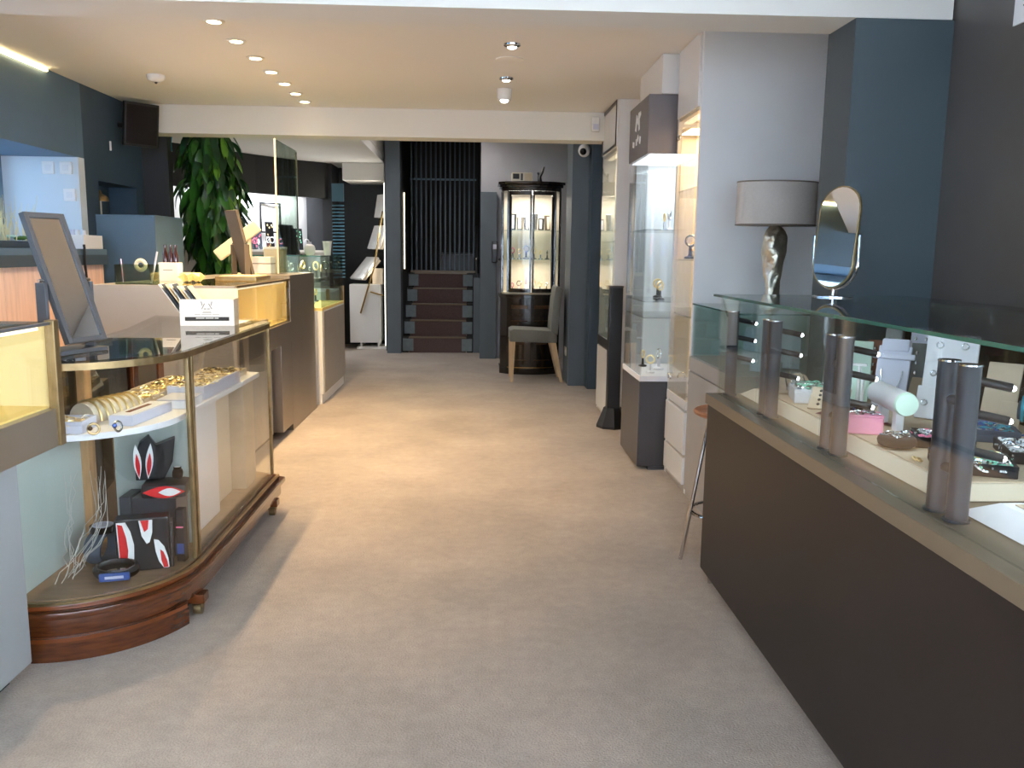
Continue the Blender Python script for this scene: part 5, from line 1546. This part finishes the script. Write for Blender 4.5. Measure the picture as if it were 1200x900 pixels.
for a in ((-2.90, 6.08, -2.892, 6.38), (-2.708, 6.08, -2.70, 6.38), (-2.891, 6.08, -2.709, 6.088), (-2.891, 6.372, -2.709, 6.38)):
    MB().box(a[0], a[1], 1.3525, a[2], a[3], 1.44).build('side', 'white_gloss', t)
for k, y in enumerate((6.14, 6.22, 6.32)):
    MB().lathe((-2.8, y, 1.3525), [(0.022, 0), (0.024, 0.08), (0.014, 0.1), (0.014, 0.125)], 14).build('bottle', ['felt_lilac', 'felt_white', 'white_gloss'][k], t, smooth=True)
# switches on the return wall
for k, (x, z, lab) in enumerate(((-3.08, 1.92, 'pale square switch plate nearest the bay window'), (-2.955, 1.92, 'upper pale square plate by the wall corner'), (-2.94, 1.73, 'lower pale square plate by the wall corner'))):
    t = thing('switch_plate', lab, 'switch', (x, 6.45, z))
    MB().box(x - 0.042, 6.434, z - 0.045, x + 0.042, 6.4505, z + 0.045).build('plate', 'white_matte', t, bevel=0.004)
    MB().box(x - 0.02, 6.431, z - 0.02, x + 0.02, 6.4338, z + 0.02).build('rocker', 'white_gloss', t, bevel=0.001)
# blue-grey tall box against the wall
t = thing('slate_cabinet', 'plain blue-grey box cabinet standing against the left wall', 'cabinet', (-2.65, 7.0, 0))
MB().box(-2.868, 6.68, 0.0, -2.43, 7.30, 1.595).build('body', 'slate_left', t, bevel=0.003)
MB().box(-2.869, 6.678, 1.5955, -2.428, 7.302, 1.605).build('top', 'slate_left', t, bevel=0.002)
# small brass lamp in the recess
t = thing('dome_lamp', 'small domed bronze desk lamp in the wall recess', 'lamp', (-2.93, 6.93, 1.561))
MB().cyl((-2.93, 6.93, 1.5605), (-2.93, 6.93, 1.57), 0.045, n=18).build('foot', 'old_brass', t, smooth=True)
MB().cyl((-2.93, 6.93, 1.57), (-2.93, 6.93, 1.73), 0.007, n=10).build('stem', 'felt_cream', t, smooth=True)
MB().lathe((-2.93, 6.93, 1.715), [(0.062, 0), (0.058, 0.025), (0.04, 0.045), (0.015, 0.056), (0.01, 0.07), (0.005, 0.085)], 18).build('shade', 'old_brass', t, smooth=True)
# wall screen
t = thing('wall_screen', 'dark flat screen on a bracket high on the left wall', 'screen', (-2.8, 7.2, 2.25))
Tt = Matrix.Translation((-2.70, 7.22, 2.335)) @ Euler((0, R(8), R(-40))).to_matrix().to_4x4()
m = MB(); m.T = Tt
m.box(-0.02, -0.145, -0.17, 0.02, 0.145, 0.17)
m.build('housing', 'black_plastic', t, bevel=0.006)
m = MB(); m.T = Tt
m.box(0.0203, -0.128, -0.15, 0.0215, 0.128, 0.15)
m.build('display', 'screen_dark', t)
MB().cyl((-2.869, 7.2, 2.33), (-2.72, 7.2, 2.33), 0.02, n=10).build('bracket', 'black_plastic', t)
MB().cyl((-2.83, 6.93, 2.10), (-2.83, 6.93, 2.17), 0.008, n=8).build('cable_plug', 'felt_white', t)

# ---- tall plant
pl = thing('tall_houseplant', 'tall bushy houseplant with long drooping glossy green leaves', 'plant', (-2.42, 8.1, 0))
PX, PY = -2.45, 8.15
MB().lathe((PX, PY, 0), [(0.17, 0), (0.2, 0.3), (0.21, 0.32), (0.19, 0.32), (0.18, 0.28)], 24).build('pot', 'charcoal', pl, smooth=True)
MB().lathe((PX, PY, 0.281), [(0.175, 0), (0.17, 0.012)], 20).build('soil', 'soil', pl)
for k, (dx, dy) in enumerate(((0, 0), (0.07, 0.03), (-0.06, 0.04))):
    MB().tube([(PX + dx * .5, PY + dy, 0.29), (PX + dx, PY + dy, 0.9), (PX + dx * 1.6, PY + dy * .4, 1.5), (PX + dx * 1.2, PY, 2.15)], 0.03, 8, 0.012).build('stem', 'bark', pl, smooth=True)
rnd = random.Random(14)
leafm = []
for q in range(4):
    L, Wd = 0.17 + 0.025 * q, 0.028 + 0.004 * q
    n = 7
    vs, fs = [], []
    for i in range(n + 1):
        f = i / n
        w = Wd * math.sin(PI * min(1, 0.05 + f * 0.95)) ** 0.8
        x = L * f
        z = -0.25 * L * f * f + 0.02 * math.sin(f * 3 + q)
        for s, dz in ((-1, 0.35 * w), (0, 0.0), (1, 0.35 * w)):
            vs.append((x, s * w, z + dz))
    for i in range(n):
        for j in range(2):
            fs.append((i * 3 + j, i * 3 + j + 1, i * 3 + j + 4, i * 3 + j + 3))
    b = len(vs)
    vs += [(x, y, z - 0.0015) for x, y, z in vs]
    fs += [tuple(b + k for k in f[::-1]) for f in fs]
    m = MB().add(vs, fs)
    me = bpy.data.meshes.new('leaf')
    me.from_pydata(m.v, [], m.f)
    for p in me.polygons:
        p.use_smooth = True
    leafm.append(me)
lm = []
for me in leafm:
    for mt in ('leaf', 'leaf_dark', 'leaf_lime', 'leaf'):
        q = me.copy()
        q.materials.append(MATS[mt])
        lm.append(q)
def leaf_spot():
    h = rnd.random()
    z = 1.02 + 1.42 * h
    rad = 0.22 + 0.10 * math.sin(PI * min(1, (1 - h) * 1.15))
    a = rnd.uniform(0, 2 * PI)
    r = rad * rnd.uniform(0.15, 1.0) * 0.8
    return Vector((PX + r * math.cos(a) + 0.06 * (1 - h), PY + r * math.sin(a), z)), Euler((rnd.uniform(-.4, .4), rnd.uniform(0.55, 1.25), a + rnd.uniform(-.6, .6)))
for k in range(300):
    p, e = leaf_spot()
    o = bpy.data.objects.new('leaf', rnd.choice(lm))
    C.objects.link(o)
    o.parent = pl
    o.location = p - wloc(pl)
    o.rotation_euler = e
for mt in ('leaf', 'leaf_dark'):
    m = MB()
    for k in range(230):
        p, e = leaf_spot()
        me = leafm[k % 4]
        m.T = Matrix.Translation(p) @ e.to_matrix().to_4x4()
        m.add([tuple(v.co) for v in me.vertices], [tuple(q.vertices) for q in me.polygons])
    o = m.build('foliage', mt, pl, smooth=True)
    o['kind'] = 'stuff'
t = tag(MB().tube([(-2.69, 7.86, 2.50), (-2.685, 7.86, 2.40), (-2.70, 7.86, 2.28), (-2.69, 7.86, 2.2)], 0.03, 8, 0.015).build('glass_drop', 'gem_teal', smooth=True),
        'teal glass drop hanging beside the top of the houseplant', 'ornament')

# ---- niche contents
rnd = random.Random(17)
def npos(f, depth):
    f = max(0, min(0.999, f)) * (len(curve) - 1)
    i = int(f)
    u = f - i
    x = curve[i][0] * (1 - u) + curve[i + 1][0] * u
    y = curve[i][1] * (1 - u) + curve[i + 1][1] * u
    return x - 0.30 * depth, y + 0.20 * depth
for k in range(7):
    f = 0.3 + 0.095 * k
    x, y = npos(f, 0.55)
    w, h = rnd.uniform(.11, .16), rnd.uniform(.2, .42)
    bm_, pm_ = rnd.choice(['velvet_black', 'velvet_slate', 'black_plastic']), ['silver', 'felt_white', 'gem_blue', 'gem_pink', 'gold', 'gem_teal', 'gem_mint'][k]
    t = thing('dark_pendant_board', 'dark jewellery board with ' + ['silver', 'white', 'blue', 'pink', 'gold', 'teal', 'mint'][k] + ' pendants standing in the lit curved niche', 'board', (x, y, 1.3605), 'dark boards in the niche')
    m = MB().at((x, y, 1.3605), (R(-6), 0, R(45)))
    m.box(-w / 2, -0.008, 0.002, w / 2, 0.008, h)
    m.build('panel', bm_, t)
    m = MB().at((x, y, 1.3605), (R(-6), 0, R(45)))
    for j in range(14):
        m.sph((rnd.uniform(-.4, .4) * w, -0.012, rnd.uniform(.1, .9) * h), 0.011, 0.006, 0.014, 6, 4)
    m.build('pendants', pm_, t, smooth=True)
for k in range(14):
    x, y = npos(0.3 + 0.045 * k, 0.2 if k % 2 else 0.35)
    ms = [rnd.choice(['silver', 'black_plastic', 'gem_blue', 'burgundy']), rnd.choice(['silver', 'gem_pink', 'felt_white'])]
    figurine(x, y, 1.3605, 'small ' + CN[ms[0]] + ' footed ornament with a ' + CN[ms[1]] + ' loop in the lit curved niche', ms, rnd.uniform(1.3, 1.7), 'ornaments in the niche')
t = thing('picture_frame', 'thin black empty picture frame on the niche back wall', 'frame', (-2.7, 11.6, 1.5))
x, y = npos(0.72, 0.82)
Tt = Matrix.Translation((x, y, 1.78)) @ Euler((0, 0, R(47))).to_matrix().to_4x4()
for a in ((-.16, -.2, -.14, .2), (.14, -.2, .16, .2), (-.14, .18, .14, .2), (-.14, -.2, .14, -.18)):
    m = MB(); m.T = Tt
    m.box(a[0], -0.01, a[1], a[2], 0.01, a[3])
    m.build('rail', 'black_plastic', t)
# counter in front of the niche
t = thing('rear_cabinet', 'pale grey drawer cabinet below the lit niche', 'cabinet', (-2.55, 10.6, 0))
MB().box(-2.75, 10.1, 0.0, -2.25, 10.95, 1.2).build('body', 'felt_beige', t, bevel=0.004)
for z in (0.1, 0.37, 0.64, 0.91):
    MB().box(-2.73, 10.092, z, -2.27, 10.099, z + 0.26).build('drawer', 'felt_lilac', t, bevel=0.002)
# blind strip on the rear wall
t = thing('slatted_blind', 'narrow teal slatted blind beside the lit niche', 'blind', (-1.86, 11.95, 1.0))
MB().box(-1.96, 11.93, 2.02, -1.80, 11.96, 2.26).build('headbox', 'blind_teal', t)
for k in range(22):
    MB().rb((-1.88, 11.945, 1.0 + 0.046 * k), (0.16, 0.03, 0.006), (R(35), 0, 0)).build('slat', 'blind_teal', t)
MB().box(-1.965, 11.94, 0.95, -1.961, 11.95, 2.02).build('cord', 'charcoal', t)

# ---- white ladder display by the stairs
t = thing('leaning_tray_display', 'white cabinet with slanted white trays climbing a gold lit frame', 'display stand', (-1.5, 12.1, 0))
MB().box(-1.75, 11.98, 0.09, -1.33, 12.38, 0.90).build('cabinet', 'white_matte', t, bevel=0.003)
MB().box(-1.66, 11.98, 0.0, -1.25, 12.38, 0.03).build('plinth', 'white_matte', t)
for x in (-1.6, -1.36):
    MB().box(x - 0.012, 12.0, 0.031, x + 0.012, 12.36, 0.089).build('foot', 'white_matte', t)
fr = MB().box(-1.255, 11.98, 0.031, -1.225, 12.40, 2.29).build('upright_panel', 'white_matte', t)
MB().box(-1.262, 11.97, 0.05, -1.2555, 11.985, 2.28).build('light_strip', 'led_frame', fr)
light('ladder_lamp', 'AREA', (-1.3, 11.93, 1.6), 6, (1, 0.93, 0.78), 0.05, (R(90), 0, R(120)), size_y=1.2, parent=t)
for k, (x, z, w, a) in enumerate(((-1.56, 1.12, 0.40, 48), (-1.375, 1.55, 0.34, 70), (-1.30, 1.98, 0.32, 80))):
    q = MB().rb((x, 12.15, z), (w, 0.34, 0.03), (0, R(-a), R(35))).build('slanted_tray', 'white_matte', t, bevel=0.003)
    MB().rb((x + 0.035, 12.17, z - 0.02), (w * 0.9, 0.31, 0.03), (0, R(-a), R(35))).build('tray_back', 'felt_cream', q)
MB().tube([(-1.60, 11.97, 0.50), (-1.40, 11.96, 1.15), (-1.28, 11.96, 1.9)], 0.012, 8).build('ladder_rail', 'brass', t, smooth=True)
MB().tube([(-1.28, 11.96, 0.75), (-1.46, 11.96, 0.8)], 0.01, 8).build('ladder_rung', 'brass', t, smooth=True)
MB().box(-1.44, 12.05, 0.901, -1.30, 12.25, 1.12).build('inner_box', 'felt_cream', t)

# ================================================================ antique cabinet and chair
ac = thing('antique_cabinet', 'antique dark lacquer cabinet with lit bowed glass doors', 'cabinet', (0.63, 9.7, 0))
def bow(x0, x1, yb, yf, sag, n=14, chamfer=0.07):
    """plan outline with a gently bowed front facing -y and canted corners"""
    pts = [(x1, yb), (x0, yb), (x0, yf + sag + chamfer)]
    for i in range(n + 1):
        f = i / n
        x = x0 + chamfer + (x1 - x0 - 2 * chamfer) * f
        pts.append((x, yf + sag * (2 * f - 1) ** 2))
    pts.append((x1, yf + sag + chamfer))
    return pts
AX0, AX1, AYB, AYF = 0.285, 0.945, 10.0, 9.52
def g(d):
    return bow(AX0 - d, AX1 + d, AYB, AYF - d, 0.07)
MB().prism(g(0.012), 0.0, 0.07).build('plinth', 'lacquer', ac, bevel=0.004)
MB().prism(g(0.004), 0.07, 0.86).build('base_body', 'lacquer', ac)
MB().prism(g(0.02), 0.86, 0.90).build('waist_moulding', 'lacquer', ac, bevel=0.006)
def front_y(x, d):
    f = (x - (AX0 - d + 0.07)) / (AX1 - AX0 + 2 * d - 0.14)
    return AYF - d + 0.07 * (2 * f - 1) ** 2
def front_strip(x0, x1, d, t, z0, z1, n=8):
    return MB().wall([(x0 + (x1 - x0) * i / n, front_y(x0 + (x1 - x0) * i / n, d)) for i in range(n + 1)], t, z0, z1)
xm = (AX0 + AX1) / 2
for x0, x1 in ((AX0 + 0.08, xm - 0.006), (xm + 0.006, AX1 - 0.08)):
    d_ = front_strip(x0, x1, 0.012, 0.016, 0.12, 0.66).build('lower_door', 'lacquer', ac)
    front_strip(x0 + 0.03, x1 - 0.03, 0.022, 0.004, 0.60, 0.61).build('gilt_line', 'lacquer_gold', d_)
    front_strip(x0 + 0.03, x1 - 0.03, 0.022, 0.004, 0.16, 0.17).build('gilt_line', 'lacquer_gold', d_)
    front_strip(x0 + 0.06, x1 - 0.06, 0.021, 0.003, 0.34, 0.50).build('painted_scene', 'lacquer_gold', d_)
    q_ = front_strip(x0, x1, 0.012, 0.016, 0.68, 0.845).build('drawer', 'lacquer', ac)
    front_strip(x0 + 0.03, x1 - 0.03, 0.021, 0.003, 0.74, 0.78).build('painted_scene', 'lacquer_gold', q_)
front_strip(AX0 + 0.075, AX1 - 0.075, 0.02, 0.008, 0.075, 0.085, 14).build('brass_line', 'brass', ac)
# upper carcass
MB().box(AX0, AYB - 0.02, 0.901, AX1, AYB, 2.03).build('back_board', 'warm_lining', ac)
for x0, x1 in ((AX0, AX0 + 0.02), (AX1 - 0.02, AX1)):
    MB().box(x0, AYF + 0.145, 0.901, x1, AYB - 0.021, 2.03).build('side_board', 'lacquer', ac)
MB().prism(g(-0.006), 0.9005, 0.92).build('deck', 'warm_lining', ac)
MB().prism(g(0.0), 2.03, 2.07).build('frieze', 'lacquer', ac)
MB().prism(g(0.02), 2.07, 2.10).build('cornice', 'lacquer', ac, bevel=0.006)
MB().prism(g(0.04), 2.10, 2.13).build('cornice', 'lacquer', ac, bevel=0.006)
for sx in (-1, 1):
    xa = AX0 if sx < 0 else AX1
    MB().box(xa - 0.012 * (sx > 0) * 2, AYF + 0.12, 0.921, xa + 0.012 * (sx < 0) * 2, AYF + 0.144, 2.029).build('corner_stile', 'lacquer', ac)
    xb = xa - sx * 0.07
    MB().box(xb - 0.012, AYF + 0.055, 0.921, xb + 0.012, AYF + 0.08, 2.029).build('corner_stile', 'lacquer', ac)
    MB().wall([(xa - sx * 0.012, AYF + 0.128), (xb + sx * 0.006, AYF + 0.075)], 0.005, 0.921, 2.029).build('cant_pane', 'glass', ac)
for x0, x1 in ((AX0 + 0.085, xm - 0.003), (xm + 0.003, AX1 - 0.085)):
    dd = front_strip(x0, x1, 0.0, 0.02, 0.921, 0.965).build('door_rail', 'lacquer', ac)
    front_strip(x0, x1, 0.0, 0.02, 1.985, 2.029).build('door_rail', 'lacquer', dd)
    for xs in ((x0, x0 + 0.022), (x1 - 0.022, x1)):
        front_strip(xs[0], xs[1], 0.0, 0.02, 0.965, 1.985, 2).build('door_stile', 'lacquer', dd)
    front_strip(x0 + 0.022, x1 - 0.022, 0.0, 0.005, 0.966, 1.984).build('door_pane', 'glass', dd)
for z in (1.28, 1.60):
    MB().prism(bow(AX0 + 0.03, AX1 - 0.03, AYB - 0.03, AYF + 0.03, 0.07), z, z + 0.008).build('glass_shelf', 'glass_green', ac)
MB().box(AX0 + 0.08, AYF + 0.12, 2.012, AX1 - 0.08, AYF + 0.16, 2.029).build('strip_light', 'lamp_white', ac)
light('cabinet_lamp', 'AREA', (xm, 9.70, 2.0), 5, (1, 0.90, 0.78), 0.5, (0, 0, 0), size_y=0.15, parent=ac)
light('cabinet_lamp', 'AREA', (xm, 9.72, 1.26), 2.0, (1, 0.90, 0.78), 0.45, (0, 0, 0), size_y=0.1, parent=ac)
rnd = random.Random(9)
for z in (1.6085, 1.2885, 0.9205):
    for j in range(6):
        x = AX0 + 0.13 + 0.08 * j
        yy = 9.76 + 0.05 * (j % 3)
        if z > 1.5:
            fm = rnd.choice(['silver', 'frame_brown', 'felt_white', 'black_plastic'])
            t = thing('framed_photo', 'small ' + CN[fm] + ' framed picture on the top shelf of the antique cabinet', 'frame', (x, yy, z), 'frames in the antique cabinet')
            h = rnd.uniform(.12, .22)
            m = MB().at((x, yy, z + 0.003), (R(-10), 0, R(rnd.uniform(-25, 25))))
            m.box(-0.033, -0.006, 0, 0.033, 0.006, h)
            m.build('surround', fm, t, bevel=0.002)
            m = MB().at((x, yy, z + 0.003), (R(-10), 0, R(0)))
            m.box(-0.02, -0.0085, 0.015, 0.02, -0.0065, h - 0.015)
            m.build('picture', rnd.choice(['felt_white', 'frame_grey', 'felt_cream']), t)
        else:
            ms = [rnd.choice(['silver', 'felt_white', 'gem_blue', 'black_plastic', 'old_brass']), rnd.choice(['silver', 'gold', 'gem_pink'])]
            figurine(x, yy, z, 'small ' + CN[ms[0]] + ' ornament with a ' + CN[ms[1]] + ' loop on the ' + ('middle' if z > 1 else 'lowest') + ' shelf of the antique cabinet', ms, rnd.uniform(1.0, 1.7), 'ornaments in the antique cabinet')
t = thing('mantel_radio', 'cream retro radio on top of the antique cabinet', 'radio', (0.5, 9.75, 2.1305))
MB().box(0.39, 9.66, 2.1305, 0.62, 9.80, 2.235).build('body', 'radio_cream', t, bevel=0.008)
MB().box(0.405, 9.656, 2.165, 0.475, 9.6598, 2.222).build('display', 'print_dark', t)
MB().box(0.49, 9.656, 2.15, 0.515, 9.6598, 2.225).build('dial', 'frame_grey', t)
MB().box(0.53, 9.656, 2.145, 0.61, 9.6598, 2.225).build('speaker_grille', 'felt_beige', t)
t = thing('dark_figurine', 'dark angular figurine on top of the antique cabinet', 'figurine', (0.72, 9.75, 2.1305))
MB().box(0.695, 9.72, 2.1305, 0.75, 9.78, 2.145).build('base', 'black_plastic', t)
m = MB().tube([(0.71, 9.75, 2.145), (0.705, 9.75, 2.20), (0.735, 9.75, 2.25), (0.755, 9.75, 2.31)], 0.028, 8, 0.008)
m.build('body', 'black_plastic', t, smooth=True)
MB().tube([(0.71, 9.75, 2.19), (0.685, 9.75, 2.245)], 0.012, 6).build('wing', 'black_plastic', t, smooth=True)

# ---- upholstered chair, side on, facing left
t = thing('dining_chair', 'grey upholstered dining chair with pale oak legs', 'chair', (0.65, 9.1, 0))
def prof_prism(poly, y0, y1):
    k = len(poly)
    return MB().add([(x, y0, z) for x, z in poly] + [(x, y1, z) for x, z in poly], [tuple(range(k)), tuple(range(k, 2 * k))[::-1]] + [(i, k + i, k + (i + 1) % k, (i + 1) % k) for i in range(k)])
prof_prism([(0.36, 0.43), (0.36, 0.55), (0.40, 0.565), (0.80, 0.55), (0.86, 0.50), (0.86, 0.42)], 8.93, 9.37).build('seat', 'fabric_grey', t, bevel=0.015, smooth=True)
prof_prism([(0.79, 0.552), (0.80, 0.70), (0.815, 0.88), (0.835, 1.0), (0.85, 1.022), (0.905, 1.0), (0.915, 0.97), (0.89, 0.80), (0.875, 0.6), (0.865, 0.50)], 8.935, 9.365).build('backrest', 'fabric_grey', t, bevel=0.012, smooth=True)
for y in (8.96, 9.34):
    m = MB()
    m.add([(0.365, y - .021, .43), (0.42, y - .021, .43), (0.42, y + .021, .43), (0.365, y + .021, .43), (0.37, y - .014, 0), (0.40, y - .014, 0), (0.40, y + .014, 0), (0.37, y + .014, 0)],
          [(0, 1, 2, 3), (7, 6, 5, 4), (0, 4, 5, 1), (1, 5, 6, 2), (2, 6, 7, 3), (3, 7, 4, 0)])
    m.build('leg', 'oak', t)
    m = MB()
    m.add([(0.79, y - .021, .425), (0.85, y - .021, .42), (0.85, y + .021, .42), (0.79, y + .021, .425), (0.90, y - .014, 0), (0.93, y - .014, 0), (0.93, y + .014, 0), (0.90, y + .014, 0)],
          [(0, 1, 2, 3), (7, 6, 5, 4), (0, 4, 5, 1), (1, 5, 6, 2), (2, 6, 7, 3), (3, 7, 4, 0)])
    m.build('leg', 'oak', t)
